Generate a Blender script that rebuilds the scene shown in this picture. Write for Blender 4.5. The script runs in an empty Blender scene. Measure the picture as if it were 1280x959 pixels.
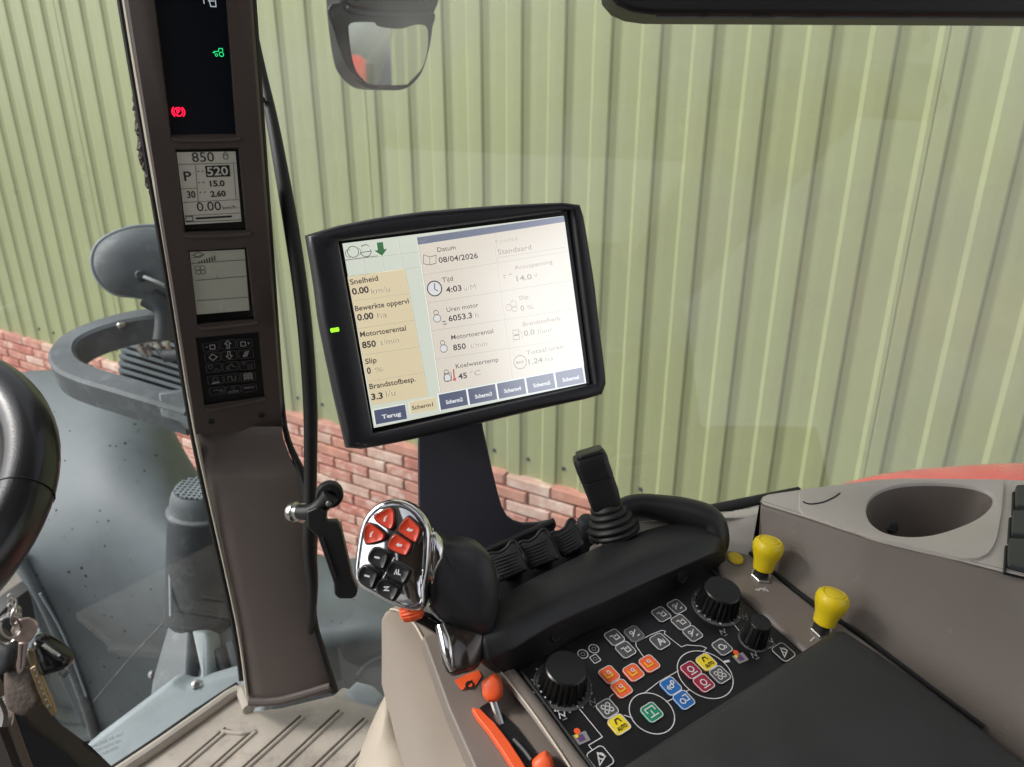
import bpy, bmesh, math, random
from mathutils import Vector, Matrix
random.seed(7)
SC = bpy.context.scene
COL = SC.collection
RAD = math.radians

# ------------------------------------------------------------------ camera, world, sun, exposure
CAM = Vector((0, 0, 2.6)); PITCH = RAD(21.32); FPX = 925.0; CX, CY = 640.0, 479.5
cd = bpy.data.cameras.new('camera'); cam = bpy.data.objects.new('camera', cd); COL.objects.link(cam)
cam.location = CAM; cam.rotation_euler = (RAD(90) - PITCH, 0, 0)
cd.sensor_width = 36; cd.lens = FPX / 1280 * 36; cd.clip_start = 0.02; cd.clip_end = 500
SC.camera = cam
cd.dof.use_dof = True; cd.dof.focus_distance = 0.70; cd.dof.aperture_fstop = 9.0
W = bpy.data.worlds.new("World"); SC.world = W; W.use_nodes = True
SUN_EL, SUN_AZ = RAD(43), RAD(-98)      # azimuth clockwise from +Y, so the sun stands to the left and a little behind
nt = W.node_tree; nt.nodes.clear()
wo = nt.nodes.new('ShaderNodeOutputWorld'); bg = nt.nodes.new('ShaderNodeBackground'); sky = nt.nodes.new('ShaderNodeTexSky')
sky.sky_type = 'NISHITA'; sky.sun_disc = False; sky.sun_elevation = SUN_EL; sky.sun_rotation = SUN_AZ
sky.air_density = 1.0; sky.dust_density = 3.0; sky.ozone_density = 1.0
hs = nt.nodes.new('ShaderNodeHueSaturation'); hs.inputs['Saturation'].default_value = 0.22
bg.inputs['Strength'].default_value = 0.15
nt.links.new(sky.outputs[0], hs.inputs['Color']); nt.links.new(hs.outputs[0], bg.inputs['Color']); nt.links.new(bg.outputs[0], wo.inputs['Surface'])
sd = bpy.data.lights.new('sun', 'SUN'); sun = bpy.data.objects.new('sun', sd); COL.objects.link(sun)
sd.energy = 1.3; sd.angle = RAD(12); sd.color = (1.0, 0.965, 0.91)
sv = Vector((math.sin(SUN_AZ) * math.cos(SUN_EL), math.cos(SUN_AZ) * math.cos(SUN_EL), math.sin(SUN_EL)))
sun.rotation_euler = sv.to_track_quat('Z', 'Y').to_euler()
SC.view_settings.view_transform = 'Standard'; SC.view_settings.look = 'None'
SC.view_settings.exposure = 0.60; SC.view_settings.gamma = 1
SC.render.engine = 'CYCLES'
SC.cycles.max_bounces = 8; SC.cycles.transparent_max_bounces = 12

# ------------------------------------------------------------------ viewing geometry used to measure positions
FW = Vector((0, math.cos(PITCH), -math.sin(PITCH))); UP = Vector((0, math.sin(PITCH), math.cos(PITCH))); RT = Vector((1, 0, 0))
def ray(x, y): return FW + RT * ((x - CX) / FPX) - UP * ((y - CY) / FPX)
def P(x, y, d): return CAM + ray(x, y) * d
def onplane(x, y, p0, n):
    r = ray(x, y); return CAM + r * ((p0 - CAM).dot(n) / r.dot(n))

class Frame:
    def __init__(s, o, u, n):
        s.o = o; s.n = n.normalized(); s.u = (u - s.n * u.dot(s.n)).normalized(); s.v = s.n.cross(s.u)   # v is 'up' within the plane
    def px(s, x, y, h=0.0): return onplane(x, y, s.o + s.n * h, s.n)
    def uv(s, x, y): p = s.px(x, y) - s.o; return (p.dot(s.u), p.dot(s.v))
    def w(s, a, b, h=0.0): return s.o + s.u * a + s.v * b + s.n * h

# ------------------------------------------------------------------ materials
def lin(c): c = c / 255.0; return c / 12.92 if c <= 0.04045 else ((c + 0.055) / 1.055) ** 2.4
def mat(name, rgb, rough=0.5, metal=0.0, bump=0.0, bscale=800, var=0.0, vscale=6, spec=0.5, emit=0.0, coat=0.0, dirt=None, aniso=None):
    m = bpy.data.materials.new(name); m.use_nodes = True; n = m.node_tree; b = n.nodes['Principled BSDF']
    b.inputs['Roughness'].default_value = rough; b.inputs['Metallic'].default_value = metal
    b.inputs['Specular IOR Level'].default_value = spec; b.inputs['Coat Weight'].default_value = coat
    b.inputs['Base Color'].default_value = (*rgb, 1)
    tc = n.nodes.new('ShaderNodeTexCoord'); geo = n.nodes.new('ShaderNodeNewGeometry')
    if var > 0 or dirt:
        no = n.nodes.new('ShaderNodeTexNoise'); no.inputs['Scale'].default_value = vscale; no.inputs['Detail'].default_value = 7
        no.inputs['Roughness'].default_value = 0.62
        n.links.new(geo.outputs['Position'], no.inputs['Vector'])
        mr = n.nodes.new('ShaderNodeMapRange'); mr.inputs[1].default_value = 0.3; mr.inputs[2].default_value = 0.7
        mr.inputs[3].default_value = 1 - var; mr.inputs[4].default_value = 1 + var
        n.links.new(no.outputs['Fac'], mr.inputs[0])
        mx = n.nodes.new('ShaderNodeVectorMath'); mx.operation = 'SCALE'; mx.inputs[0].default_value = rgb
        n.links.new(mr.outputs[0], mx.inputs['Scale']); out = mx.outputs[0]
        if dirt:
            d2 = n.nodes.new('ShaderNodeTexNoise'); d2.inputs['Scale'].default_value = dirt[1]; d2.inputs['Detail'].default_value = 9
            d2.inputs['Roughness'].default_value = 0.7
            n.links.new(geo.outputs['Position'], d2.inputs['Vector'])
            r2 = n.nodes.new('ShaderNodeMapRange'); r2.inputs[1].default_value = dirt[2]; r2.inputs[2].default_value = dirt[2] + 0.14
            r2.inputs[3].default_value = 0; r2.inputs[4].default_value = dirt[3]
            n.links.new(d2.outputs['Fac'], r2.inputs[0])
            mm = n.nodes.new('ShaderNodeMix'); mm.data_type = 'RGBA'; n.links.new(r2.outputs[0], mm.inputs['Factor'])
            n.links.new(out, mm.inputs['A']); mm.inputs['B'].default_value = (*dirt[0], 1); out = mm.outputs['Result']
        n.links.new(out, b.inputs['Base Color'])
        mr3 = n.nodes.new('ShaderNodeMapRange'); mr3.inputs[1].default_value = 0.3; mr3.inputs[2].default_value = 0.7
        mr3.inputs[3].default_value = max(0.02, rough - 0.07); mr3.inputs[4].default_value = min(1, rough + 0.07)
        n.links.new(no.outputs['Fac'], mr3.inputs[0]); n.links.new(mr3.outputs[0], b.inputs['Roughness'])
    if bump > 0:
        nb = n.nodes.new('ShaderNodeTexNoise'); nb.inputs['Scale'].default_value = bscale; nb.inputs['Detail'].default_value = 3
        n.links.new(geo.outputs['Position'], nb.inputs['Vector'])
        bu = n.nodes.new('ShaderNodeBump'); bu.inputs['Strength'].default_value = bump; bu.inputs['Distance'].default_value = 0.4 / bscale
        n.links.new(nb.outputs['Fac'], bu.inputs['Height']); n.links.new(bu.outputs[0], b.inputs['Normal'])
    if emit > 0:
        b.inputs['Emission Color'].default_value = (*rgb, 1); b.inputs['Emission Strength'].default_value = emit
    return m
M = {}
M['cladding'] = mat('green_cladding', (0.355, 0.385, 0.212), 0.34, var=0.04, vscale=1.6, bump=0.03, bscale=14, spec=0.5, dirt=((0.22, 0.24, 0.15), 11, 0.60, 0.18))
M['cladding2'] = mat('green_cladding_worn', (0.350, 0.380, 0.212), 0.37, var=0.05, vscale=2.1, bump=0.03, bscale=11, dirt=((0.25, 0.26, 0.18), 9, 0.58, 0.2))
M['brick0'] = mat('brick_rose', (0.60, 0.28, 0.225), 0.85, var=0.22, vscale=16, bump=0.7, bscale=160, dirt=((0.76, 0.66, 0.58), 16, 0.50, 0.75))
M['brick1'] = mat('brick_red', (0.55, 0.21, 0.165), 0.85, var=0.25, vscale=18, bump=0.7, bscale=160, dirt=((0.74, 0.62, 0.54), 18, 0.53, 0.7))
M['brick2'] = mat('brick_pale', (0.70, 0.46, 0.38), 0.85, var=0.2, vscale=14, bump=0.7, bscale=160, dirt=((0.78, 0.70, 0.62), 14, 0.5, 0.7))
M['brick3'] = mat('brick_orange', (0.60, 0.29, 0.22), 0.85, var=0.2, vscale=14, bump=0.7, bscale=160, dirt=((0.62, 0.5, 0.4), 20, 0.53, 0.6))
M['mortar'] = mat('mortar', (0.58, 0.55, 0.46), 0.9, var=0.15, vscale=20, bump=0.6, bscale=220)
M['ground'] = mat('yard_concrete', (0.22, 0.21, 0.19), 0.9, var=0.2, vscale=3, bump=0.5, bscale=60)
M['trim'] = mat('brown_trim', (0.094, 0.074, 0.065), 0.48, bump=0.6, bscale=1000, var=0.08, vscale=9, dirt=((0.16, 0.13, 0.11), 38, 0.62, 0.4))
M['trim_edge'] = mat('cream_edge', (0.62, 0.57, 0.47), 0.45, var=0.05)
M['beige'] = mat('beige_plastic', (0.27, 0.225, 0.18), 0.5, bump=0.45, bscale=1600, var=0.05, vscale=12)
M['beige_pale'] = mat('pale_beige_plastic', (0.52, 0.45, 0.36), 0.5, bump=0.4, bscale=1600, var=0.05)
M['taupe'] = mat('taupe_plastic', (0.56, 0.515, 0.465), 0.5, bump=0.6, bscale=1000, var=0.07, vscale=10, dirt=((0.27, 0.24, 0.21), 34, 0.62, 0.35))
M['rail'] = mat('rail_and_shaded_taupe', (0.195, 0.166, 0.144), 0.45, bump=0.6, bscale=1000, var=0.07, dirt=((0.33, 0.29, 0.26), 40, 0.64, 0.4))  # rails, plus the shaded front and cup well of the side console
M['mat'] = mat('floor_mat', (0.46, 0.41, 0.355), 0.6, bump=0.5, bscale=900, var=0.14, vscale=14, dirt=((0.19, 0.155, 0.125), 19, 0.53, 0.5))
M['mat_groove'] = mat('floor_mat_groove', (0.09, 0.07, 0.055), 0.7, var=0.2)
M['black'] = mat('black_plastic', (0.013, 0.013, 0.014), 0.42, bump=0.35, bscale=1800, var=0.08, vscale=18)
M['black_soft'] = mat('soft_touch_black', (0.016, 0.016, 0.0175), 0.42, bump=0.6, bscale=1500, var=0.08, vscale=14, dirt=((0.05, 0.048, 0.045), 45, 0.60, 0.45))
M['black_deep'] = mat('deep_black', (0.006, 0.006, 0.007), 0.5)
M['neck'] = mat('neck_smoked', (0.085, 0.068, 0.062), 0.16, 0.55, coat=0.5)
M['knob_black'] = mat('knob_black', (0.006, 0.006, 0.006), 0.3, bump=0.2, bscale=1500)
M['mirror_face'] = mat('mirror_face', (0.86, 0.87, 0.87), 0.02, 1.0)
M['black_gloss'] = mat('gloss_black', (0.009, 0.009, 0.010), 0.15, spec=0.5)
M['panel'] = mat('panel_film', (0.0065, 0.0065, 0.0075), 0.38, bump=0.15, bscale=2600, var=0.1, vscale=20)
M['housing'] = mat('monitor_housing', (0.018, 0.018, 0.022), 0.36, bump=0.3, bscale=2000, var=0.06, vscale=12)
M['stand'] = mat('powder_coated_stand', (0.042, 0.040, 0.052), 0.5, bump=0.4, bscale=1600)
M['leather'] = mat('black_leather', (0.026, 0.026, 0.027), 0.5, bump=0.8, bscale=520, var=0.18, vscale=20)
M['wheel_leather'] = mat('wheel_leather', (0.013, 0.013, 0.015), 0.28, bump=0.2, bscale=500, coat=0.2)
M['rubber'] = mat('rubber', (0.010, 0.010, 0.010), 0.55, bump=0.3, bscale=900)
M['chrome'] = mat('chrome', (0.80, 0.80, 0.82), 0.10, 1.0, var=0.02)
M['steel'] = mat('steel', (0.55, 0.54, 0.52), 0.28, 1.0, var=0.05, vscale=60)
M['grip'] = mat('grip_rubber', (0.020, 0.021, 0.025), 0.45, bump=0.5, bscale=1500, coat=0.1)
M['grey'] = mat('weathered_grey', (0.115, 0.130, 0.142), 0.55, var=0.22, vscale=9, bump=0.4, bscale=300, dirt=((0.26, 0.28, 0.29), 22, 0.52, 0.45))
M['grey_dark'] = mat('weathered_dark_grey', (0.045, 0.052, 0.060), 0.55, var=0.2, vscale=10, bump=0.4, bscale=300, dirt=((0.14, 0.155, 0.165), 30, 0.54, 0.5))
M['grey_pale'] = mat('pale_grey_panel', (0.29, 0.33, 0.355), 0.5, var=0.12, vscale=12, bump=0.2, bscale=300, dirt=((0.2, 0.22, 0.22), 25, 0.6, 0.4))
M['mudguard'] = mat('mudguard_plastic', (0.125, 0.146, 0.160), 0.5, var=0.22, vscale=4, bump=0.3, bscale=350, dirt=((0.02, 0.022, 0.025), 30, 0.63, 0.85))
M['red'] = mat('red_paint', (0.85, 0.07, 0.06), 0.3, coat=0.3, var=0.04)
M['orange'] = mat('orange_plastic', (0.86, 0.115, 0.03), 0.42, var=0.05, vscale=40)
M['orange_key'] = mat('orange_key', (0.80, 0.12, 0.035), 0.45, var=0.05, vscale=60)
M['red_key'] = mat('red_button', (0.62, 0.055, 0.022), 0.38, var=0.06, vscale=50)
M['yellow'] = mat('yellow_plastic', (0.80, 0.60, 0.012), 0.38, var=0.05, vscale=50, bump=0.15, bscale=900)
M['yellow_key'] = mat('yellow_key', (0.78, 0.60, 0.02), 0.45)
M['blue_key'] = mat('blue_key', (0.015, 0.13, 0.42), 0.45)
M['green_key'] = mat('green_key', (0.01, 0.23, 0.12), 0.45)
M['crimson_key'] = mat('crimson_key', (0.30, 0.015, 0.045), 0.45)
M['grey_key'] = mat('grey_key', (0.075, 0.075, 0.078), 0.5)
M['slate_key'] = mat('slate_button', (0.042, 0.045, 0.048), 0.5, bump=0.3, bscale=1200)
M['white'] = mat('print_white', (0.62, 0.62, 0.62), 0.5)
M['print_grey'] = mat('print_grey', (0.24, 0.24, 0.24), 0.5)
M['print_dim'] = mat('print_dim', (0.16, 0.16, 0.16), 0.5)
M['print_purple'] = mat('print_purple', (0.12, 0.05, 0.16), 0.5)
M['print_black'] = mat('print_black', (0.012, 0.012, 0.012), 0.5)
M['brass'] = mat('brass_key', (0.42, 0.33, 0.19), 0.32, 1.0, var=0.15, vscale=90)
M['nickel'] = mat('nickel_key', (0.62, 0.50, 0.45), 0.35, 0.9, var=0.1, vscale=90)
M['fob_leather'] = mat('worn_leather', (0.11, 0.085, 0.07), 0.6, bump=0.6, bscale=300, var=0.3, vscale=50)
M['liner'] = mat('roof_liner', (0.30, 0.28, 0.25), 0.9, bump=0.5, bscale=500)
M['green_sticker'] = mat('green_sticker', (0.035, 0.17, 0.05), 0.5)
M['seam'] = mat('seam_thread', (0.20, 0.11, 0.10), 0.7)
M['lcd'] = mat('lcd_glass', (0.42, 0.41, 0.35), 0.25, var=0.03, vscale=30, emit=0.12)
M['lcd2'] = mat('lcd_glass_dim', (0.36, 0.36, 0.30), 0.25, var=0.03, vscale=30, emit=0.10)
M['lcd_ink'] = mat('lcd_ink', (0.03, 0.027, 0.03), 0.4)
M['lcd_grey'] = mat('lcd_grey', (0.14, 0.135, 0.12), 0.4)
M['warn_glass'] = mat('warning_panel_glass', (0.010, 0.014, 0.022), 0.12)
def glow(name, rgb, s, rough=0.25, base=0.0, coat=1.0, cr=0.2):
    m = bpy.data.materials.new(name); m.use_nodes = True; b = m.node_tree.nodes['Principled BSDF']
    b.inputs['Base Color'].default_value = (rgb[0] * base, rgb[1] * base, rgb[2] * base, 1); b.inputs['Roughness'].default_value = rough
    b.inputs['Coat Weight'].default_value = coat; b.inputs['Coat Roughness'].default_value = cr; b.inputs['Coat IOR'].default_value = 7.0
    b.inputs['Emission Color'].default_value = (*rgb, 1); b.inputs['Emission Strength'].default_value = s
    return m
SG = 1.12
M['g_back'] = glow('screen_pale_green', (0.80, 0.86, 0.74), SG)
M['g_cell'] = glow('screen_cream', (0.90, 0.77, 0.50), SG)
M['g_cell_glare'] = glow('screen_cream_glare', (0.90, 0.82, 0.70), SG)  # cream whitened on the main area, the glare put into its colour
M['g_line'] = glow('screen_line', (0.50, 0.50, 0.42), SG)
M['g_bar'] = glow('screen_bar', (0.17, 0.20, 0.30), SG)
M['g_tab'] = glow('screen_tab', (0.10, 0.12, 0.21), SG)
M['g_ink'] = glow('screen_ink', (0.035, 0.025, 0.03), SG)
M['g_grey'] = glow('screen_grey', (0.33, 0.29, 0.25), SG)
M['g_white'] = glow('screen_white', (0.9, 0.9, 0.9), SG)
M['g_green'] = glow('screen_green', (0.01, 0.16, 0.04), SG)
M['g_red'] = glow('screen_red', (0.5, 0.05, 0.05), SG)
M['led_green'] = glow('led_green', (0.25, 0.85, 0.02), 1.4, coat=0)
M['w_red'] = glow('warning_red', (1.0, 0.01, 0.05), 1.5, coat=0)
M['w_green'] = glow('warning_green', (0.02, 0.75, 0.22), 0.9, coat=0)
M['w_white'] = glow('warning_white', (0.5, 0.55, 0.6), 0.5, coat=0)
# window glass: clear pane that mirrors a little of what stands round it, with faint dust that doubles as painted reflection haze on the side pane
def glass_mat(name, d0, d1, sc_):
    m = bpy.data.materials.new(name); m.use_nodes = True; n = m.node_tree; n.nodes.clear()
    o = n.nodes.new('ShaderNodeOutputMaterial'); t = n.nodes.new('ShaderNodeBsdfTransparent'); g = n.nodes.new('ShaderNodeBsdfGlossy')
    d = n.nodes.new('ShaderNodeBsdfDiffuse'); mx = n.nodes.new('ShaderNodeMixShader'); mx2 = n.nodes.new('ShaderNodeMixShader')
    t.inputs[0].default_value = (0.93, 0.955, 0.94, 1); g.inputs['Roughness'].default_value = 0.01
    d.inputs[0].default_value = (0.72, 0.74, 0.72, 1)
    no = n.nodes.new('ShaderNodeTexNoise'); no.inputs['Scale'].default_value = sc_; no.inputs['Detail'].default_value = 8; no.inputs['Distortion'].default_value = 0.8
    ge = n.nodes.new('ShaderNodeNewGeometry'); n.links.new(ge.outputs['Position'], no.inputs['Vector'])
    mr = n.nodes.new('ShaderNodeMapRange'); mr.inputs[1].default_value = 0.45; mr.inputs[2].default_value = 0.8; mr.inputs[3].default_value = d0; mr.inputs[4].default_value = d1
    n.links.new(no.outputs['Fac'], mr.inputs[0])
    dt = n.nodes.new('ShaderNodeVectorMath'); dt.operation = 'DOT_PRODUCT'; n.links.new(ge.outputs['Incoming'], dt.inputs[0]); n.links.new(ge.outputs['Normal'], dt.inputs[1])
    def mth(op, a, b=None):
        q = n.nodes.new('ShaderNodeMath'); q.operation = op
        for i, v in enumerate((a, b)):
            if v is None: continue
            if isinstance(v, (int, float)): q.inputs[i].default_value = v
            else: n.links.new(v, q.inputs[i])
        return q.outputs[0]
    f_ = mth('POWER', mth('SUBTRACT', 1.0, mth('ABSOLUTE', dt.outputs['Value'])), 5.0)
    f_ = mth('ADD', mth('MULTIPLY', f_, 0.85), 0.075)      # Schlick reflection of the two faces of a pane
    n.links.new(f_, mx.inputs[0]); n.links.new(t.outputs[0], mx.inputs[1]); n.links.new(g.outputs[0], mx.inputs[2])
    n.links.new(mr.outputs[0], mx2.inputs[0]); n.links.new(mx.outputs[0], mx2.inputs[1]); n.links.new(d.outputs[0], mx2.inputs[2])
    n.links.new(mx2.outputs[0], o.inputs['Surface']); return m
M['glass'] = glass_mat('side_window_glass', 0.02, 0.30, 3.2)  # stronger cloudy patches paint pale cab reflections onto this pane
M['glass_front'] = glass_mat('windscreen_glass', 0.004, 0.05, 6)

# ------------------------------------------------------------------ object helpers
def tag(o, label=None, cat=None, group=None, kind=None):
    if label: o['label'] = label
    if cat: o['category'] = cat
    if group: o['group'] = group
    if kind: o['kind'] = kind
    return o
def thing(name, loc, label, cat, group=None):
    o = bpy.data.objects.new(name, None); COL.objects.link(o); o.location = loc; o.empty_display_size = 0.03
    return tag(o, label, cat, group)
def wloc(o):
    v = Vector(o.location)
    while o.parent: o = o.parent; v = v + o.location
    return v
def obj(name, mb, material, parent=None, smooth=True, bevel=0.0, seg=3, sub=0, angle=32, solid=0.0, label=None):
    verts, faces = mb.v, mb.f
    c = Vector((0, 0, 0))
    for v in verts: c += v
    c /= max(1, len(verts))
    me = bpy.data.meshes.new(name); me.from_pydata([tuple(v - c) for v in verts], [], faces)
    mats = material if isinstance(material, (list, tuple)) else [material]
    for m in mats: me.materials.append(M[m])
    if mb.mi:
        for i, p in enumerate(me.polygons): p.material_index = mb.mi[i]
    bm = bmesh.new(); bm.from_mesh(me)
    if not getattr(mb, 'flat', False):
        bmesh.ops.remove_doubles(bm, verts=bm.verts, dist=1e-6); bmesh.ops.recalc_face_normals(bm, faces=bm.faces)
    bm.to_mesh(me); bm.free()
    if smooth:
        me.polygons.foreach_set('use_smooth', [True] * len(me.polygons))
        if not sub: me.set_sharp_from_angle(angle=RAD(angle if not bevel else 60))
    o = bpy.data.objects.new(name, me); COL.objects.link(o)
    if parent: o.parent = parent; o.location = c - wloc(parent)
    else: o.location = c
    if solid: s = o.modifiers.new('solid', 'SOLIDIFY'); s.thickness = solid; s.offset = 0
    if bevel: b = o.modifiers.new('bevel', 'BEVEL'); b.width = bevel; b.segments = seg; b.limit_method = 'ANGLE'; b.angle_limit = RAD(35)
    if sub: s = o.modifiers.new('sub', 'SUBSURF'); s.levels = sub; s.render_levels = sub
    if label: o['label'] = label
    return o

def catmull(pts, n=6, closed=False):
    out = []; L = len(pts); rng = L if closed else L - 1
    for i in range(rng):
        g = lambda k: pts[k % L] if closed else pts[max(0, min(L - 1, k))]
        p0, p1, p2, p3 = g(i - 1), g(i), g(i + 1), g(i + 2)
        for k in range(n):
            t = k / n; t2 = t * t; t3 = t2 * t
            out.append(tuple(0.5 * ((2 * b) + (-a + c) * t + (2 * a - 5 * b + 4 * c - d) * t2 + (-a + 3 * b - 3 * c + d) * t3) for a, b, c, d in zip(p0, p1, p2, p3)))
    if not closed: out.append(tuple(pts[-1]))
    return out
def sm(pts, n=5, closed=True): return [Vector(p) for p in catmull([tuple(p) for p in pts], n, closed)]

class MB:
    def __init__(s): s.v = []; s.f = []; s.mi = []
    def add(s, vs, fs, mi=None):
        k = len(s.v); s.v += [Vector(v) for v in vs]; s.f += [tuple(i + k for i in f) for f in fs]
        if mi is not None: s.mi += [mi] * len(fs)
        return s
    def grid(s, rows, closed=False, cap=False, mi=None):
        n = len(rows[0]); vs = [p for r in rows for p in r]; fs = []
        for i in range(len(rows) - 1):
            for j in range(n if closed else n - 1):
                a = i * n + j; b = i * n + (j + 1) % n; fs.append((a, b, b + n, a + n))
        if cap: fs.append(tuple(range(n))[::-1]); fs.append(tuple((len(rows) - 1) * n + j for j in range(n)))
        return s.add(vs, fs, mi)
    def prism(s, outline, d, mi=None):
        return s.grid([outline, [p + d for p in outline]], True, True, mi)
    def box(s, o, a, b, c, mi=None):      # centred on o with half-vectors a, b, c
        return s.prism([o - a - b - c, o + a - b - c, o + a + b - c, o - a + b - c], c * 2, mi)
    def tube(s, pts, r, seg=12, smooth=0, flat=1.0, upv=None, cap=True, mi=None):
        if not isinstance(r, (list, tuple)): r = [r] * len(pts)
        if smooth:
            q = catmull([(*p, rr) for p, rr in zip(pts, r)], smooth); pts = [Vector(x[:3]) for x in q]; r = [x[3] for x in q]
        rows = []; pn = None
        for i, p in enumerate(pts):
            t = (pts[min(i + 1, len(pts) - 1)] - pts[max(i - 1, 0)]).normalized()
            if pn is None:
                a = upv if upv is not None else (Vector((0, 0, 1)) if abs(t.z) < 0.9 else Vector((1, 0, 0)))
            else: a = pn
            nn = (a - t * a.dot(t)).normalized(); pn = nn; bb = t.cross(nn)
            rows.append([p + nn * math.cos(2 * math.pi * k / seg) * r[i] * flat + bb * math.sin(2 * math.pi * k / seg) * r[i] for k in range(seg)])
        return s.grid(rows, True, cap, mi)
    def lathe(s, o, axis, prof, seg=28, cap=True, fn=None, mi=None, sx=1.0):
        axis = axis.normalized(); a = Vector((1, 0, 0)) if abs(axis.x) < 0.8 else Vector((0, 1, 0))
        u = (a - axis * a.dot(axis)).normalized(); v = axis.cross(u); rows = []
        for (r, h) in prof:
            rows.append([o + axis * h + (u * math.cos(2 * math.pi * k / seg) * sx + v * math.sin(2 * math.pi * k / seg)) * (r * (fn(k, h) if fn else 1)) for k in range(seg)])
        return s.grid(rows, True, cap, mi)
    def pillow(s, outline, n, thick, dome=0.25, rings=3, back=True):
        # rounded solid over an outline: front face bulges along n
        c = Vector((0, 0, 0))
        for p in outline: c += p
        c /= len(outline); rows = []
        prof = [(1, -thick)] if not back else [(0.35, -thick), (0.8, -thick * 0.92), (0.97, -thick * 0.72)]
        prof += [(1, -thick * 0.45), (0.985, -thick * 0.15)]
        for k in range(1, rings + 1):
            a = k / (rings + 0.6) * math.pi / 2; prof.append((math.cos(a * 0.92) * 0.985, dome * thick * math.sin(a)))
        for (sc, h) in prof: rows.append([c + (p - c) * sc + n * h for p in outline])
        return s.grid(rows, True, True)

class Print:
    """flat print lying on a frame: every mark is a thin sheet h above it"""
    def __init__(s, fr, h): s.fr = fr; s.h = h; s.mb = MB(); s.mb.flat = True; s.names = []
    def mi(s, m):
        if m not in s.names: s.names.append(m)
        return s.names.index(m)
    def poly(s, pts, m, dh=0):
        s.mb.add([s.fr.w(a, b, s.h + dh) for a, b in pts], [tuple(range(len(pts)))], s.mi(m))
    def line(s, pts, w, m, closed=False, dh=0.0):
        n = len(pts); pts = [Vector(p) for p in pts]; L = []; R = []
        for i, p in enumerate(pts):
            a = pts[(i - 1) % n] if (closed or i > 0) else None; b = pts[(i + 1) % n] if (closed or i < n - 1) else None
            d1 = (p - a).normalized() if a is not None and (p - a).length > 1e-9 else None; d2 = (b - p).normalized() if b is not None and (b - p).length > 1e-9 else None
            d1 = d1 if d1 is not None else d2; d2 = d2 if d2 is not None else d1
            if d1 is None: return
            t = (d1 + d2); t = t.normalized() if t.length > 1e-6 else d1
            nn = Vector((-t.y, t.x)); k = w / 2 / max(0.5, nn.dot(Vector((-d1.y, d1.x))))
            L.append(p + nn * k); R.append(p - nn * k)
        vs = [s.fr.w(q.x, q.y, s.h + dh) for q in L + R]; fs = []
        for i in range(n if closed else n - 1):
            j = (i + 1) % n; fs.append((i, i + n, j + n, j))
        s.mb.add(vs, fs, s.mi(m))
    def circ(s, c, r, w, m, seg=28, dh=0.0, a0=0, a1=360):
        cl = (a1 - a0) >= 360; k = seg if cl else seg + 1
        s.line([(c[0] + r * math.cos(RAD(a0 + (a1 - a0) * i / seg)), c[1] + r * math.sin(RAD(a0 + (a1 - a0) * i / seg))) for i in range(k)], w, m, cl, dh)
    def disc(s, c, r, m, seg=20, dh=0.0): s.poly([(c[0] + r * math.cos(2 * math.pi * i / seg), c[1] + r * math.sin(2 * math.pi * i / seg)) for i in range(seg)], m, dh)
    def text(s, body, pos, size, m, width=None, bold=0.0, dh=0.0, align='L', ang=0):
        vs, fs = text_mesh(body, bold)
        if not vs: return
        w = max(v[0] for v in vs) - min(v[0] for v in vs); x0 = min(v[0] for v in vs)
        sy = size; sx = (width / w) if width else size
        off = {'L': 0, 'C': -w * sx / 2, 'R': -w * sx}[align]; ca, sa = math.cos(RAD(ang)), math.sin(RAD(ang))
        pts = []
        for (x, y) in vs:
            X = (x - x0) * sx + off; Y = y * sy; pts.append(s.fr.w(pos[0] + X * ca - Y * sa, pos[1] + X * sa + Y * ca, s.h + dh))
        s.mb.add(pts, fs, s.mi(m))
    def build(s, name, parent, label=None): return obj(name, s.mb, s.names, parent, smooth=False, label=label)
_tc = {}
def text_mesh(body, bold=0.0):
    k = (body, bold)
    if k in _tc: return _tc[k]
    cu = bpy.data.curves.new('t', 'FONT'); cu.body = body; cu.size = 1.0; cu.offset = bold; cu.resolution_u = 3
    o = bpy.data.objects.new('t', cu); COL.objects.link(o); bpy.context.view_layer.update()
    me = bpy.data.meshes.new_from_object(o.evaluated_get(bpy.context.evaluated_depsgraph_get()))
    r = ([(v.co.x / 0.69, v.co.y / 0.69) for v in me.vertices], [tuple(p.vertices) for p in me.polygons])   # cap height becomes 1
    bpy.data.objects.remove(o); bpy.data.curves.remove(cu); bpy.data.meshes.remove(me); _tc[k] = r
    return r
def rrect(cx, cy, hw, hh, r, n=4, ang=0, skew=0):
    out = []
    for (sx, sy, a0) in ((1, 1, 0), (-1, 1, 90), (-1, -1, 180), (1, -1, 270)):
        for i in range(n + 1):
            a = RAD(a0 + 90 * i / n); x = sx * (hw - r) + r * math.cos(a); y = sy * (hh - r) + r * math.sin(a)
            out.append((cx + x * math.cos(ang) - y * math.sin(ang), cy + x * math.sin(ang) + y * math.cos(ang)))
    return out

# ================================================================== OUTSIDE: yard, brick plinth, steel cladding
g = MB(); g.add([Vector((-60, -60, 0)), Vector((60, -60, 0)), Vector((60, 60, 0)), Vector((-60, 60, 0))], [(0, 1, 2, 3)])
tag(obj('ground', g, 'ground', smooth=False), kind='structure')
NW = Vector((-0.50696, -0.86197, 0)); SW = Vector((0.86197, -0.50696, 0)); UZ = Vector((0, 0, 1)); DW = 2.3
FOOT = Vector((0, 0, 0)) - NW * DW
def wall(s, z, off=0): return FOOT + SW * s + NW * off + UZ * z
ZT = CAM.z - 0.621 * DW        # top of the brick plinth
def topx(p):
    d = p - CAM; dep = d.dot(FW)
    return (CX + d.dot(RT) / dep * FPX, CY - d.dot(UP) / dep * FPX, dep)

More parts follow.
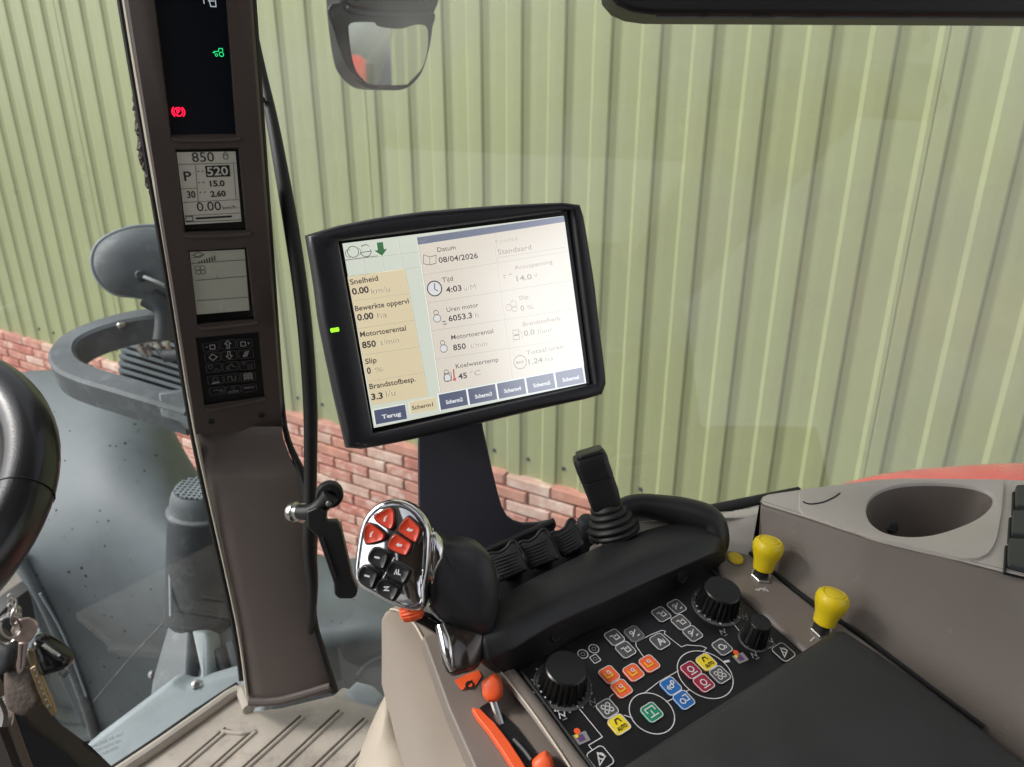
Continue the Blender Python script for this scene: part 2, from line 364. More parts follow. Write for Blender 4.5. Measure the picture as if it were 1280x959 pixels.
bw = thing('brick_wall', wall(-1.5, 0), 'low rose red brick plinth with pale mortar under the green cladding', 'wall')
core = MB(); core.add([wall(-9, 0, -0.0025), wall(2.0, 0, -0.0025), wall(2.0, ZT - 0.004, -0.0025), wall(-9, ZT - 0.004, -0.0025), wall(-9, 0, -0.22), wall(2.0, 0, -0.22), wall(2.0, ZT - 0.004, -0.22), wall(-9, ZT - 0.004, -0.22)],
               [(0, 1, 2, 3), (5, 4, 7, 6), (3, 2, 6, 7), (0, 4, 5, 1), (0, 3, 7, 4), (1, 5, 6, 2)])
obj('mortar', core, 'mortar', bw, smooth=False)
BL, BH, BD = 0.199, 0.0465, 0.095
def brick_mb(seed):
    rr = random.Random(seed); m = MB(); c = 0.004
    ring = [(-BL / 2, -BH / 2), (BL / 2, -BH / 2), (BL / 2, BH / 2), (-BL / 2, BH / 2)]
    def pt(x, z, o): return SW * x + UZ * z + NW * o
    j = lambda k: rr.uniform(-k, k)
    r0 = [pt(x, z, -BD) for x, z in ring]
    r1 = [pt(x + j(.0015), z + j(.0015), -c) for x, z in ring]
    r2 = [pt(x - math.copysign(c, x) + j(.002), z - math.copysign(c, z) + j(.0015), 0.0 + j(.001)) for x, z in ring]
    m.grid([r0, r1, r2], True, True); return m
protos = []
for k in range(12):
    o = obj('brick', brick_mb(k), 'brick%d' % (k % 4), bw, smooth=False); protos.append(o.data); bpy.data.objects.remove(o)
cand = []
rows_n = int(ZT / 0.0572)
for r in range(rows_n):
    z = ZT - BH / 2 - r * 0.0572
    for k in range(54):
        s = 1.88 - k * 0.2095 - (0.105 if r % 2 else 0)
        p = wall(s, z, 0); x, y, dep = topx(p)
        if s < -8.9: continue
        vis = 0
        if dep > 0.3:
            for (x0, x1, y0, y1) in ((-30, 250, 400, 560), (370, 560, 500, 760), (590, 800, 550, 690)):
                if x0 < x < x1 and y0 < y < y1: vis = 1
        cand.append((-vis, (p - CAM).length, s, z, r, k))
cand.sort()
far = MB(); cnt = 0
for (v, dist, s, z, r, k) in cand:
    rr = random.Random(r * 1000 + k); jit = (rr.uniform(-.002, .002), rr.uniform(-.0015, .0015), rr.uniform(-.003, .003))
    pos = wall(s + jit[0], z + jit[1], jit[2])
    if cnt < 298 and v:
        o = bpy.data.objects.new('brick', protos[rr.choice((0, 1, 2, 3, 4, 5, 6, 7, 8, 9, 10, 11, 0, 4, 8))]); COL.objects.link(o); o.parent = bw; o.location = pos - bw.location; cnt += 1
    else:
        me = protos[rr.randrange(12)]; far.add([v2.co + pos - SW * 0 for v2 in me.vertices], [tuple(p.vertices) for p in me.polygons])
tag(obj('brickwork', far, 'brick0', bw, smooth=False), kind='stuff')

# trapezoid sheets: each sheet covers six ribs and laps over its neighbour
cl = thing('steel_cladding', wall(-1.5, ZT), 'pale green trapezoidal steel wall cladding above the brick plinth', 'cladding')
PIT = 0.158; S0 = -0.022 * DW / 1.0
OFFR, OFFP = 0.006, -0.0075
rib0 = -0.0505 * (DW / 1.0) * 1.0
nsheet = 9
smk = 0
for q in range(-9, 2):
    prof = []
    for k in range(6):
        b = rib0 + (q * 6 + k) * PIT
        prof += [(b, OFFP), (b + PIT * .085, OFFR), (b + PIT * .235, OFFR + .0006), (b + PIT * .40, OFFR), (b + PIT * .43, OFFR - .0022), (b + PIT * .455, OFFR - .0062), (b + PIT * .58, OFFP + .0008), (b + PIT * .62, OFFP), (b + PIT * .75, OFFP + .0008)]
    e_ = rib0 + (q * 6 + 6) * PIT; prof += [(e_, OFFP + .0009), (e_ + PIT * .085, OFFR + .0009), (e_ + PIT * .16, OFFR + .0011)]
    m = MB(); rr = random.Random(q + 50); dz = 0.001 * (q % 2)
    zs = [ZT - 0.006 + rr.uniform(-.004, .004), ZT + 1.2, ZT + 2.3]
    front = [[wall(s, z, o + dz) for s, o in prof] for z in zs]
    m.grid(front)
    o = obj('steel_sheet', m, 'cladding' if q % 3 else 'cladding2', cl, smooth=False)
    sl = o.modifiers.new('solid', 'SOLIDIFY'); sl.thickness = 0.0009; sl.offset = -1
    bv = o.modifiers.new('bevel', 'BEVEL'); bv.width = 0.0012; bv.segments = 2; bv.limit_method = 'ANGLE'; bv.angle_limit = RAD(20)
    if -5 <= q <= 1:
        for k in range(6):
            b = rib0 + (q * 6 + k) * PIT + PIT * .62
            for z in (ZT + 0.075,):
                sm_ = MB(); sm_.lathe(wall(b, z, OFFP + dz), NW, [(0.009, 0), (0.009, .002), (0.006, .0035), (0.0055, .008), (0.003, .009)], seg=8)
                obj('screw', sm_, 'grey_dark', cl)
# backing and gable end of the shed so the wall has body
bk = MB(); bk.box(wall(-3.6, ZT + 1.15, -0.14), SW * 5.55, UZ * 1.16, NW * 0.08)
obj('inner_wall', bk, 'mortar', cl, smooth=False)
fl = MB(); fl.box(wall(-3.6, ZT + 2.33, -0.06), SW * 5.6, UZ * 0.05, NW * 0.12); obj('flashing', fl, 'grey_dark', cl, smooth=False, bevel=.01)

# ---------------------------------------------------------------- mudguard of the front wheel
def patch_rows(rows, n=6):
    rr = [[Vector(p) for p in catmull([tuple(P(*q)) for q in r], n)] for r in rows]
    L = len(rr[0]); cols = []
    for j in range(L): cols.append([Vector(p) for p in catmull([tuple(r[j]) for r in rr], n)])
    return [[cols[j][i] for j in range(L)] for i in range(len(cols[0]))]
mg = thing('front_mudguard', P(200, 900, 1.6), 'broad weathered grey front wheel mudguard seen through the windscreen', 'mudguard')
rows = [
    [(-120, 560, 2.45), (-20, 505, 2.45), (80, 500, 2.45), (150, 515, 2.4), (190, 560, 2.35), (262, 670, 2.25), (400, 745, 2.2), (480, 760, 2.2), (560, 790, 2.2)],
    [(-120, 520, 2.25), (-20, 478, 2.25), (70, 466, 2.25), (140, 473, 2.2), (193, 506, 2.15), (258, 610, 2.05), (395, 697, 2.0), (480, 702, 2.0), (560, 740, 2.0)],
    [(-60, 640, 1.95), (0, 570, 1.98), (60, 540, 2.0), (140, 530, 1.98), (200, 575, 1.94), (268, 680, 1.88), (385, 745, 1.82), (480, 745, 1.8), (560, 780, 1.8)],
    [(24, 715, 1.80), (40, 690, 1.81), (75, 665, 1.82), (130, 650, 1.8), (210, 690, 1.76), (300, 760, 1.7), (380, 800, 1.68), (480, 790, 1.68), (560, 810, 1.68)],
    [(52, 790, 1.86), (66, 782, 1.86), (96, 775, 1.86), (145, 782, 1.86), (220, 810, 1.86), (300, 850, 1.86), (380, 850, 1.84), (480, 830, 1.80), (560, 830, 1.80)],
    [(105, 905, 2.12), (115, 905, 2.12), (130, 912, 2.12), (165, 922, 2.12), (240, 930, 2.12), (310, 930, 2.1), (390, 905, 2.05), (480, 868, 1.98), (560, 858, 1.95)],
]
m = MB(); m.grid(patch_rows(rows, 5)); obj('shell', m, 'mudguard', mg, solid=0.02, angle=60)
gv = patch_rows(rows, 5); sp = MB(); rr = random.Random(11)
for i in range(260):
    a = rr.randrange(2, len(gv) - 1); b = rr.randrange(2, len(gv[0]) - 2); p0, p1, p2 = gv[a][b], gv[a][b + 1], gv[a - 1][b]
    n_ = (p1 - p0).cross(p2 - p0).normalized(); n_ = n_ if n_.dot(CAM - p0) > 0 else -n_
    c = p0 + (p1 - p0) * rr.random() + (p2 - p0) * rr.random() + n_ * .0102; r_ = .0016 + .0032 * rr.random() ** 2.5
    if a < 10: continue
    sp.lathe(c, n_, [(r_, -.001), (r_ * .9, .0004), (r_ * .4, .0012)], seg=6)
tag(obj('mud_specks', sp, 'print_black', mg, smooth=False), kind='stuff')
# rolled lower lip on the left
m = MB(); m.tube([P(18, 690, 1.78), P(50, 745, 1.80), (P(84, 820, 1.90)), P(110, 890, 2.04), P(128, 960, 2.2)], 0.013, smooth=4); obj('lip', m, 'grey', mg)
m = MB(); m.tube([P(50, 742, 1.77), P(80, 795, 1.83), P(108, 870, 1.97)], 0.003, smooth=4, seg=8); obj('lip_bead', m, 'grey_pale', mg)
m = MB(); m.tube([P(118, 876, 1.95), P(160, 826, 1.84), P(205, 778, 1.78)], 0.0022, smooth=3, seg=6); obj('seam_bead', m, 'grey', mg)
m = MB(); m.lathe(P(191, 843, 1.86), (CAM - P(191, 843, 1.86)), [(0.011, 0), (0.011, .006), (0.006, .008), (0.005, .014)], seg=14); obj('bolt', m, 'steel', mg)
m = MB(); m.tube([P(448, 843, 1.76), P(462, 828, 1.74), P(478, 820, 1.72), P(500, 812, 1.70)], 0.006, smooth=4); obj('stay', m, 'grey', mg)

# ---------------------------------------------------------------- front wheel below the mudguard
fwc = P(112, 838, 2.45); ax = Vector((0.62, -0.62, 0.48)).normalized()
fw = thing('wheel_assembly', fwc, 'front wheel with pale grey ringed rim under the mudguard at lower left', 'wheel')
m = MB(); m.lathe(fwc - ax * .12, ax, [(0.22, -.1), (0.32, -.1), (0.36, -.03), (0.36, .04), (0.33, .08), (0.215, .09), (0.205, .02)], seg=56, fn=lambda k, h: 1.0); obj('tyre', m, 'rubber', fw)
m = MB(); m.lathe(fwc, ax, [(0.215, -.06), (0.213, .03), (0.200, .036), (0.192, .03), (0.165, .0), (0.158, .008), (0.15, .0), (0.125, -.03), (0.117, -.022), (0.11, -.03), (0.03, -.04)], seg=56); obj('rim', m, 'grey_pale', fw)

# ---------------------------------------------------------------- breather stack on its bracket, outside, left of the pillar
bs = thing('breather_stack', P(250, 900, 1.35), 'grey upright housing with a round meshed cap beside the window pillar', 'stack')
c0 = P(250, 640, 1.34); c1 = P(256, 775, 1.42); axs = (c0 - c1).normalized()
L = (c0 - c1).length
def ovl(k, h): return 1.0 + 0.10 * abs(math.sin(2 * math.pi * k / 36)) ** 4
m = MB(); m.lathe(c1, axs, [(0.056, -.012), (0.068, 0), (0.071, .02), (0.067, L * .25), (0.062, L * .55), (0.056, L * .9), (0.053, L)], seg=36, fn=ovl); obj('housing', m, 'grey_dark', bs)
m = MB(); m.tube([P(212, 655, 1.345), P(213, 712, 1.33), P(214, 770, 1.32)], 0.0035, seg=8, smooth=3); obj('edge_bead', m, 'grey_pale', bs)
m = MB(); m.lathe(c0, axs, [(0.050, -.004), (0.056, 0), (0.057, .006), (0.051, .010), (0.049, .030), (0.046, .040), (0.042, .046), (0.0, .050)], seg=36); obj('cap', m, 'grey', bs)
m = MB()
fr = Frame(c0 + axs * .0495, RT, axs)
for i in range(-4, 5):
    w_ = math.sqrt(max(0, .041 ** 2 - (i * .009) ** 2))
    m.box(fr.w(i * .009, 0, 0), fr.u * .0011, fr.v * w_, fr.n * .0016); m.box(fr.w(0, i * .009, 0), fr.u * w_, fr.v * .0011, fr.n * .0019)
obj('mesh_ribs', m, 'grey_pale', bs, smooth=False)
m = MB(); m.lathe(P(213, 689, 1.33), CAM - P(213, 689, 1.33), [(0.006, 0), (0.006, .004), (0.003, .005)], seg=10); obj('clip', m, 'grey_pale', bs)
def slab(name, pts, d, back, material, parent, bevel=0.004, **k):
    """solid plate: outline measured at distances d (one value or one per corner), 'back' is the thickness vector"""
    if not isinstance(d, (list, tuple)): d = [d] * len(pts)
    q = [P(x, y, dd) for (x, y), dd in zip(pts, d)]; mm = MB(); mm.prism(q, back)
    return obj(name, mm, material, parent, bevel=bevel, **k)
AWAY = Vector((0.05, 0.9, -0.3)).normalized()
slab('bracket', [(213, 770), (238, 784), (236, 845), (222, 905), (178, 935), (190, 850)], [1.36, 1.34, 1.30, 1.26, 1.26, 1.32], AWAY * .05, 'grey', bs, .006)
slab('bracket_rib', [(238, 786), (256, 792), (262, 800), (262, 890), (240, 905), (250, 840)], [1.34, 1.33, 1.33, 1.27, 1.26, 1.30], AWAY * .05, 'grey_pale', bs, .006)
slab('bracket_web', [(262, 800), (300, 776), (316, 850), (300, 862), (262, 888)], [1.36, 1.38, 1.36, 1.34, 1.33], AWAY * .03, 'grey', bs, .005)
for (a, b) in (((272, 812), (284, 850)), ((289, 802), (300, 842))):
    m = MB(); m.tube([P(a[0], a[1], 1.345), P(b[0], b[1], 1.325)], .010, seg=10, smooth=2); obj('slot', m, 'grey_dark', bs)
m = MB(); m.lathe(P(246, 856, 1.275), CAM - P(246, 856, 1.275), [(0.009, 0), (0.009, .004), (0.005, .006), (0.005, .009)], seg=12); obj('bolt', m, 'steel', bs)

# pale fairing with a printed notice
fa = thing('side_fairing', P(150, 940, 1.2), 'pale grey outer panel with small printed lines and a green strip at the sill', 'panel')
slab('panel', [(97, 942), (112, 928), (200, 862), (215, 850), (232, 858), (330, 830), (335, 1010), (100, 1010)], [1.2, 1.21, 1.26, 1.27, 1.27, 1.29, 1.15, 1.12], AWAY * .04, 'grey_pale', fa, .008)
frf = Frame(P(130, 937, 1.19), P(146, 926, 1.19) - P(112, 948, 1.19), (P(130, 937, 1.19) - P(300, 900, 1.22)).cross(P(130, 937, 1.19) - P(130, 990, 1.13)))
if frf.n.dot(CAM - frf.o) < 0: frf = Frame(frf.o, frf.u, -frf.n)
frf = Frame(P(130, 937, 1.185), P(150, 925, 1.195) - P(112, 948, 1.185), (CAM - P(130, 937, 1.19)) + Vector((0, 0.25, 0.5)))
pr = Print(frf, 0.0); H = .0048
for i, t in enumerate(('WARNING DIESEL FUEL ONLY', 'ATTENTION GAZOLE SEUL', 'ACHTUNG NUR DIESEL')):
    pr.text(t, (-.026, .009 - i * .0085), H, 'print_dim', width=.058 - .006 * i)
pr.build('notice', fa)
slab('green_strip', [(211, 912), (243, 886), (246, 892), (214, 918)], 1.235, AWAY * .004, 'green_sticker', fa, .0008)

# ---------------------------------------------------------------- wing mirror seen from behind, on its loop arm
wm = thing('wing_mirror', P(215, 470, 1.45), 'dusty grey wing mirror seen from behind on a looped tubular arm', 'mirror')
fr = Frame(P(168, 330, 1.5), RT, CAM - P(168, 330, 1.5) + Vector((-.1, 0, .1)))
ol = [(214, 284), (190, 282), (165, 284), (140, 292), (122, 305), (115, 322), (117, 340), (128, 357), (145, 368), (168, 371), (190, 375), (214, 380), (240, 380), (255, 330), (240, 290)]
m = MB(); m.pillow(sm([fr.px(x, y) for x, y in ol], 4), fr.n, 0.085, dome=0.5, rings=5); obj('mirror_housing', m, 'grey', wm, angle=70)
m = MB(); o_ = sm([fr.px(x, y, -.006) for x, y in ol], 4); m.tube(o_ + [o_[0]], .0035, seg=8); obj('rim_bead', m, 'grey_pale', wm)
m = MB(); m.lathe(P(176, 345, 1.46), CAM - P(176, 345, 1.46) + Vector((0, 0, .2)), [(0.011, -.01), (0.011, .012), (0.008, .014), (0.007, .018)], seg=16); obj('knob', m, 'grey_dark', wm)
m = MB(); m.tube([P(180, 346, 1.44), P(195, 352, 1.44), P(210, 360, 1.45)], .004, seg=8); obj('rod', m, 'steel', wm)
m = MB(); m.tube([P(190, 372, 1.5), P(203, 385, 1.5), P(206, 400, 1.5), P(206, 425, 1.5)], [.03, .022, .02, .024], smooth=4, seg=16, flat=.8); obj('neck', m, 'grey_dark', wm)
# loop arm: box section following a bend
path = [(246, 388, 1.62), (205, 389, 1.60), (165, 393, 1.58), (120, 405, 1.55), (88, 420, 1.52), (76, 437, 1.49), (84, 454, 1.45), (110, 466, 1.42), (150, 478, 1.39), (190, 490, 1.37), (240, 505, 1.36)]
pts = [Vector(p) for p in catmull([tuple(P(*q)) for q in path], 6)]
rows = []
hh = .031; ww = .025
for i, p in enumerate(pts):
    t = (pts[min(i + 1, len(pts) - 1)] - pts[max(i - 1, 0)]).normalized(); up = Vector((-.05, -.18, 1)).normalized(); sd_ = t.cross(up).normalized(); up = sd_.cross(t)
    c = .006
    rows.append([p + sd_ * a + up * (b - hh) for a, b in ((ww, hh - c), (ww - c, hh), (-ww + c, hh), (-ww, hh - c), (-ww, -hh + c), (-ww + c, -hh), (ww - c, -hh), (ww, -hh + c))])
m = MB(); m.grid(rows, True, True); obj('loop_arm', m, 'grey', wm, angle=28)
slab('arm_bracket', [(196, 490), (222, 488), (236, 482), (262, 500), (262, 560), (243, 545), (222, 528), (200, 522)], [1.355, 1.36, 1.37, 1.36, 1.34, 1.33, 1.34, 1.345], AWAY * .06, 'grey', wm, .006)
m = MB(); m.lathe(P(150, 407, 1.545), Vector((-.2, -1, .1)), [(0.006, -.01), (0.006, .004), (0.003, .006)], seg=10); obj('rivet', m, 'steel', wm)

# ribbed work lamp behind the arm
wl = thing('work_lamp', P(195, 450, 1.85), 'ribbed metal work lamp hanging behind the looped mirror arm', 'lamp')
lc = P(206, 458, 1.85)
frl = Frame(lc, Vector((.95, .05, -.32)), CAM - lc + Vector((0, 0, .5)))
rows = []
for i in range(9):
    a = RAD(8 + i * 20.5)
    if i > 8: break
for i in range(10):
    b = -.075 + i * .0165; hw = .11 * math.sqrt(max(.06, 1 - ((i - 2.5) / 8.5) ** 2))
    m = MB(); m.prism([frl.w(x, y, 0) for x, y in rrect(0.0 - (.11 - hw) * .1, -b, hw, .0042, .003, 2)], -frl.n * .06)
    obj('cooling_fin', m, 'grey_pale', wl, smooth=False)
m = MB(); m.prism([frl.w(x, y, -.02) for x, y in rrect(0, -.0, .098, .075, .05, 5)], -frl.n * .06); obj('lamp_body', m, 'grey_dark', wl, bevel=.006)
m = MB(); m.lathe(P(178, 432, 1.80), Vector((0, -.5, 1)), [(0.014, -.03), (0.016, .0), (0.012, .008), (0.017, .012), (0.013, .026)], seg=14); obj('mount_knob', m, 'steel', wl)
m = MB(); m.lathe(P(200, 428, 1.80), Vector((0, -.5, 1)), [(0.017, -.03), (0.02, .0), (0.014, .01), (0.02, .014), (0.016, .034)], seg=14); obj('mount_bolt', m, 'steel', wl)
m = MB(); m.tube([P(206, 445, 1.79), P(225, 444, 1.79), P(250, 444, 1.79)], .016, seg=14); obj('mount_tube', m, 'grey_dark', wl)

# ---------------------------------------------------------------- front view mirror at the top
tm = thing('front_mirror', P(480, 20, 1.30), 'black framed small mirror hanging outside at the top of the window', 'mirror')
fr = Frame(P(482, 60, 1.30), RT, Vector((.7157, -.6984, -.02)))
out = [(428, -45), (427, 0), (432, 52), (438, 84), (449, 101), (463, 111), (484, 113), (509, 111), (527, 94), (537, 66), (542, 38), (544, 17), (550, 0), (556, -45), (484, -60)]
gl = [(435.6, 36), (437, 31), (443, 28), (467, 28), (471, 32), (483, 35), (501, 36), (512, 33), (520, 31), (531, 32), (535, 41), (534, 64), (527, 86), (512, 102), (505, 106), (467, 106), (454, 99), (445, 88), (439, 66)]
m = MB(); m.prism(sm([fr.px(x, y, -.004) for x, y in out], 4), -fr.n * .05); obj('mirror_housing', m, 'black', tm, bevel=.006, seg=3)
o_ = sm([fr.px(x, y, .001) for x, y in [(416, 5), (420, 40), (434, 82), (447, 97), (462, 106), (484, 110), (506, 108), (524, 92), (534, 66), (540, 38), (541, 14), (484, 10)]], 4); m = MB(); m.prism([p for p in o_], -fr.n * .008); obj('bezel', m, 'black_gloss', tm, bevel=.002)
o_ = sm([fr.px(x, y, .0045) for x, y in gl], 3); m = MB()
m.grid([[p - fr.n * .004 for p in o_], o_], True, True); obj('mirror_glass', m, 'mirror_face', tm, smooth=False)
o_ = [fr.px(x, y, .008) for x, y in ((432, 0), (440, 9), (470, 13), (510, 15), (536, 13), (545, 0), (545, -30), (432, -30))]; m = MB(); m.prism(o_, -fr.n * .012); obj('lens', m, 'black_gloss', tm, bevel=.003)
m = MB(); m.tube([fr.px(434, 9, .006), fr.px(446, 16, .006), fr.px(480, 19, .006), fr.px(520, 19, .006), fr.px(538, 17, .006)], .003, smooth=3, seg=8); obj('rib', m, 'grey_dark', tm)
m = MB(); m.tube([fr.px(482, -40, -.03), fr.px(482, -120, -.03), fr.px(470, -200, .05)], .014, seg=12); obj('mirror_arm', m, 'black', tm)

rprop = thing('red_mirror_prop', Vector((3.35, .62, 0)), 'red block and post added past the wall end to put red in the outside mirror', 'mirror prop')  # added out of view so the mirror reflects something red
m = MB(); m.box(Vector((3.7, .70, 1.75)), Vector((.4, -.06, 0)), Vector((.02, .085, 0)), Vector((0, 0, .96))); obj('body', m, 'red', rprop, bevel=.08, seg=5)
m = MB(); m.tube([Vector((3.2, .875, .5)), Vector((3.2, .875, 1.6)), Vector((3.2, .87, 2.66))], .022, seg=14, smooth=4); obj('post', m, 'black', rprop)
# ---------------------------------------------------------------- red rear mudguard beyond the right hand window
rf = thing('rear_mudguard', P(1250, 700, 1.3), 'bright red rear mudguard just showing above the side console', 'mudguard')
rows = [[(1010, 640, 1.60), (1100, 625, 1.62), (1200, 615, 1.64), (1300, 612, 1.66), (1420, 620, 1.7)],
        [(1010, 622, 1.45), (1100, 597, 1.45), (1190, 587, 1.45), (1290, 583, 1.45), (1420, 590, 1.45)],
        [(1010, 680, 1.30), (1100, 660, 1.30), (1190, 650, 1.28), (1290, 650, 1.26), (1420, 660, 1.25)],
        [(1010, 900, 1.25), (1100, 880, 1.25), (1190, 870, 1.22), (1290, 870, 1.2), (1420, 880, 1.2)]]
m = MB(); m.grid(patch_rows(rows, 5)); obj('shell', m, 'red', rf, solid=.012, angle=60)

# ================================================================== CAB SHELL
pn = Vector((0.358, -0.921, -0.155)).normalized()
PF = Frame(P(257, 190, .81), P(294.3, 189.3, .8197) - P(220.7, 190.2, .7991), pn)
pil = thing('window_pillar', P(360, 880, 1.06), 'dark brown front window pillar with stacked displays and a keypad', 'pillar')
Lx = lambda y: 157 + (245.5 - 157) * (y / 540.0) if y < 9999 else 0
Lx = lambda y: 160 + y * 0.158
Rx = lambda y: 312 + y * 0.0755 if y < 300 else 334.6 + (y - 300) * 0.077
holes = [((190, -1), (283.7, -1), (297, 171), (213, 172), -70), ((218, 186), (299, 184), (309, 289), (230, 291), None),
         ((234.5, 312.5), (309, 308.5), (319, 400), (246, 406), None), ((244, 422), (324, 414.5), (331.5, 496), (255, 507), None)]
hl = [( (183.5, -70), (279, -70), (297, 171), (213, 172) )] + [h[:4] for h in holes[1:]]
m = MB(); Z = lambda x, y, h=0: PF.px(x, y, h)
ys_prev = -70; pl, prr = (Lx(-70), -70), (Rx(-70), -70)
def q4(a, b, c, d, h=0.0): m.add([Z(*a, h), Z(*b, h), Z(*c, h), Z(*d, h)], [(0, 1, 2, 3)])
strips = []
for hq in hl:
    tl, tr, br, bl = hq
    l0, r0 = (Lx(tl[1]), tl[1]), (Rx(tr[1]), tr[1]); l1, r1 = (Lx(bl[1]), bl[1]), (Rx(br[1]), br[1])
    strips.append((l0, tl, tr, r0)); strips.append((l1, bl, br, r1))
    q4(l0, tl, bl, l1); q4(tr, r0, r1, br)
    for a, b in ((tl, tr), (tr, br), (br, bl), (bl, tl)):
        cx_, cy_ = (tl[0] + br[0]) / 2, (tl[1] + br[1]) / 2; sh = lambda p: (p[0] + (cx_ - p[0]) * .05, p[1] + (cy_ - p[1]) * .04)
        m.add([Z(*a), Z(*b), Z(*sh(b), -.008), Z(*sh(a), -.008)], [(0, 1, 2, 3)])
for i in range(1, len(strips) - 1, 2):
    a, b = strips[i], strips[i + 1]
    for k in range(3): q4(a[k], a[k + 1], b[k + 1], b[k])
a = strips[-1]; b = ((Lx(539), 543), (255, 542.5), (335, 536), (Rx(536), 535))
for k in range(3): q4(a[k], a[k + 1], b[k + 1], b[k])
# edges roll back from the face
for (E, sx) in ((Lx, -1), (Rx, 1)):
    ys = [-70, 0, 100, 200, 300, 400, 500, 539 if sx < 0 else 535]
    r0 = [Z(E(y), y) for y in ys]; r1 = [Z(E(y), y, -.004) + PF.u * sx * .003 for y in ys]; r2 = [Z(E(y), y, -.05) + PF.u * sx * .005 for y in ys]
    m.grid([r0, r1, r2])
obj('upper_cover', m, 'trim', pil, angle=25)
# raised lips under each pocket
for (x0, y0, x1, y1) in ((216, 176, 300, 175), (231, 296, 313, 293.5), (247, 411, 322, 405), (257, 512, 333, 501)):
    m = MB(); m.tube([Z(x0 + 3, y0 - 2, .0004), Z(x0 + 10, y0, .0008), Z(x1 - 8, y1, .0008), Z(x1, y1 - 3, .0006)], .0022, smooth=3, seg=8); obj('pocket_lip', m, 'trim', pil)
for (x, y) in ((264, 527), (327, 519)):
    m = MB(); m.lathe(Z(x, y, 0), PF.n, [(0.0042, -.001), (0.0042, .001), (0.0034, .0016), (0.0018, .0012), (0.0012, .0003)], seg=14); obj('screw', m, 'black', pil)
# lower cover
d540 = (PF.px(298, 540) - CAM).dot(FW)
lev = [(533, 244.5, 352.5, .004), (541, 245.5, 353, .001), (548, 247, 354, .001), (572, 252, 362, .001), (590, 256, 372, .0005), (597, 258, 374, -.002), (604, 259, 377, -.003), (616, 261, 381, -.0035), (640, 268, 384, -.0035), (668, 274, 385, -.003), (700, 281, 383, -.003), (740, 290, 384, -.003), (790, 299, 393, -.003), (840, 306, 405, -.004), (886, 312, 413, -.006)]
rows = []
for (y, xl, xr, bul) in lev:
    dd = d540 + (y - 540) * .00022; row = []
    for t, z in ((0, .045), (0, .004), (.012, .0), (.2, bul), (.5, bul * 1.1), (.8, bul), (.988, 0), (1, .004), (1, .05)):
        x = xl + (xr - xl) * t; yy = y - (y - 540) / 346 * 20 * t; row.append(P(x, yy, dd + z))
    rows.append(row)
m = MB(); m.grid(rows); obj('lower_cover', m, 'trim', pil, angle=60)
m = MB(); m.tube([P(312, 877, d540 + .068), P(350, 876, d540 + .066), P(413, 858, d540 + .068)], .006, smooth=3, seg=10); obj('foot_bead', m, 'trim', pil)
# cream edge and black seals
def edge_line(name, pts, r, material, parent, h=0.0, seg=8):
    mm = MB(); mm.tube([P(*p) for p in pts], r, smooth=4, seg=seg); return obj(name, mm, material, parent)
pd = lambda x, y: (PF.px(x, y) - CAM).dot(FW)
edge_line('cream_edge', [(148, -70, pd(148, -70) + .006), (157, 0, pd(158, 0) + .006), (187, 180, pd(188, 180) + .006), (212, 330, pd(212, 330) + .006), (241, 520, pd(240, 520) + .006), (262, 625, d540 + .014), (296, 780, d540 + .05), (309, 870, d540 + .07)], [.0036, .0036, .0040, .0036, .0030, .0018, .0016, .0024], 'trim_edge', pil)
edge_line('glass_seal', [(143, -70, pd(143, -70) + .016), (151, 0, pd(151, 0) + .016), (181, 180, pd(181, 180) + .016), (206, 330, pd(206, 330) + .016), (237, 520, pd(236, 520) + .016), (258, 625, d540 + .024), (292, 780, d540 + .06), (302, 850, d540 + .075)], .004, 'rubber', pil)
edge_line('door_seal', [(309, -60, pd(310, -60) + .010), (315, 20, pd(315, 20) + .010), (329, 200, pd(329, 200) + .010), (341, 350, pd(341, 350) + .010), (352, 500, pd(352, 500) + .01), (360, 550, d540 + .012), (377, 592, d540 + .016), (388, 640, d540 + .02), (388, 700, d540 + .03), (391, 770, d540 + .05), (404, 820, d540 + .06), (418, 864, d540 + .08)], [.006, .006, .005, .004, .004, .004, .006, .010, .009, .006, .006, .006], 'rubber', pil)
# crumbled sealant on the outer edge
m = MB(); rr = random.Random(3)
for i in range(26):
    y = 125 + i * 4.6; c = P(169 + (y - 125) * .165 + rr.uniform(-2, 1.5), y, pd(180, y) + .02); s_ = .0025 + .003 * math.sin(i / 25 * math.pi) * rr.uniform(.6, 1.3)
    m.lathe(c, Vector((rr.uniform(-1, 1), rr.uniform(-1, 1), 1)), [(s_ * .5, -s_ * 1.4), (s_, 0), (s_ * .5, s_ * 1.4)], seg=6)
tag(obj('sealant_crumbs', m, 'fob_leather', pil), kind='stuff')

# ---- warning light panel
m = MB(); q = [Z(182, -70, -.006), Z(281, -70, -.006), Z(298, 173, -.006), Z(212, 174, -.006)]; m.prism(q, -PF.n * .006); wpan = obj('warning_panel', m, 'warn_glass', pil, smooth=False)
def icon_tractor(pr, c, k, mt, dh=0):
    X = lambda a, b: (c[0] + a * k, c[1] + b * k)
    pr.circ(X(.45, -.25), .42 * k, .14 * k, mt, 16, dh); pr.circ(X(-.55, -.42), .24 * k, .12 * k, mt, 14, dh)
    pr.line([X(-.9, -.1), X(-.9, .25), X(-.05, .3), X(.05, .85), X(.75, .85), X(.8, .3)], .14 * k, mt, dh=dh); pr.line([X(-1.25, .05), X(-.9, .05)], .14 * k, mt, dh=dh)
pr = Print(PF, -.0050)
icon_tractor(pr, PF.uv(274, 67), .0050, 'w_green')
c = PF.uv(223, 141); pr.circ(c, .0042, .0012, 'w_red', 20); pr.text('P', (c[0] - .0018, c[1] - .0024), .0048, 'w_red', bold=.04)
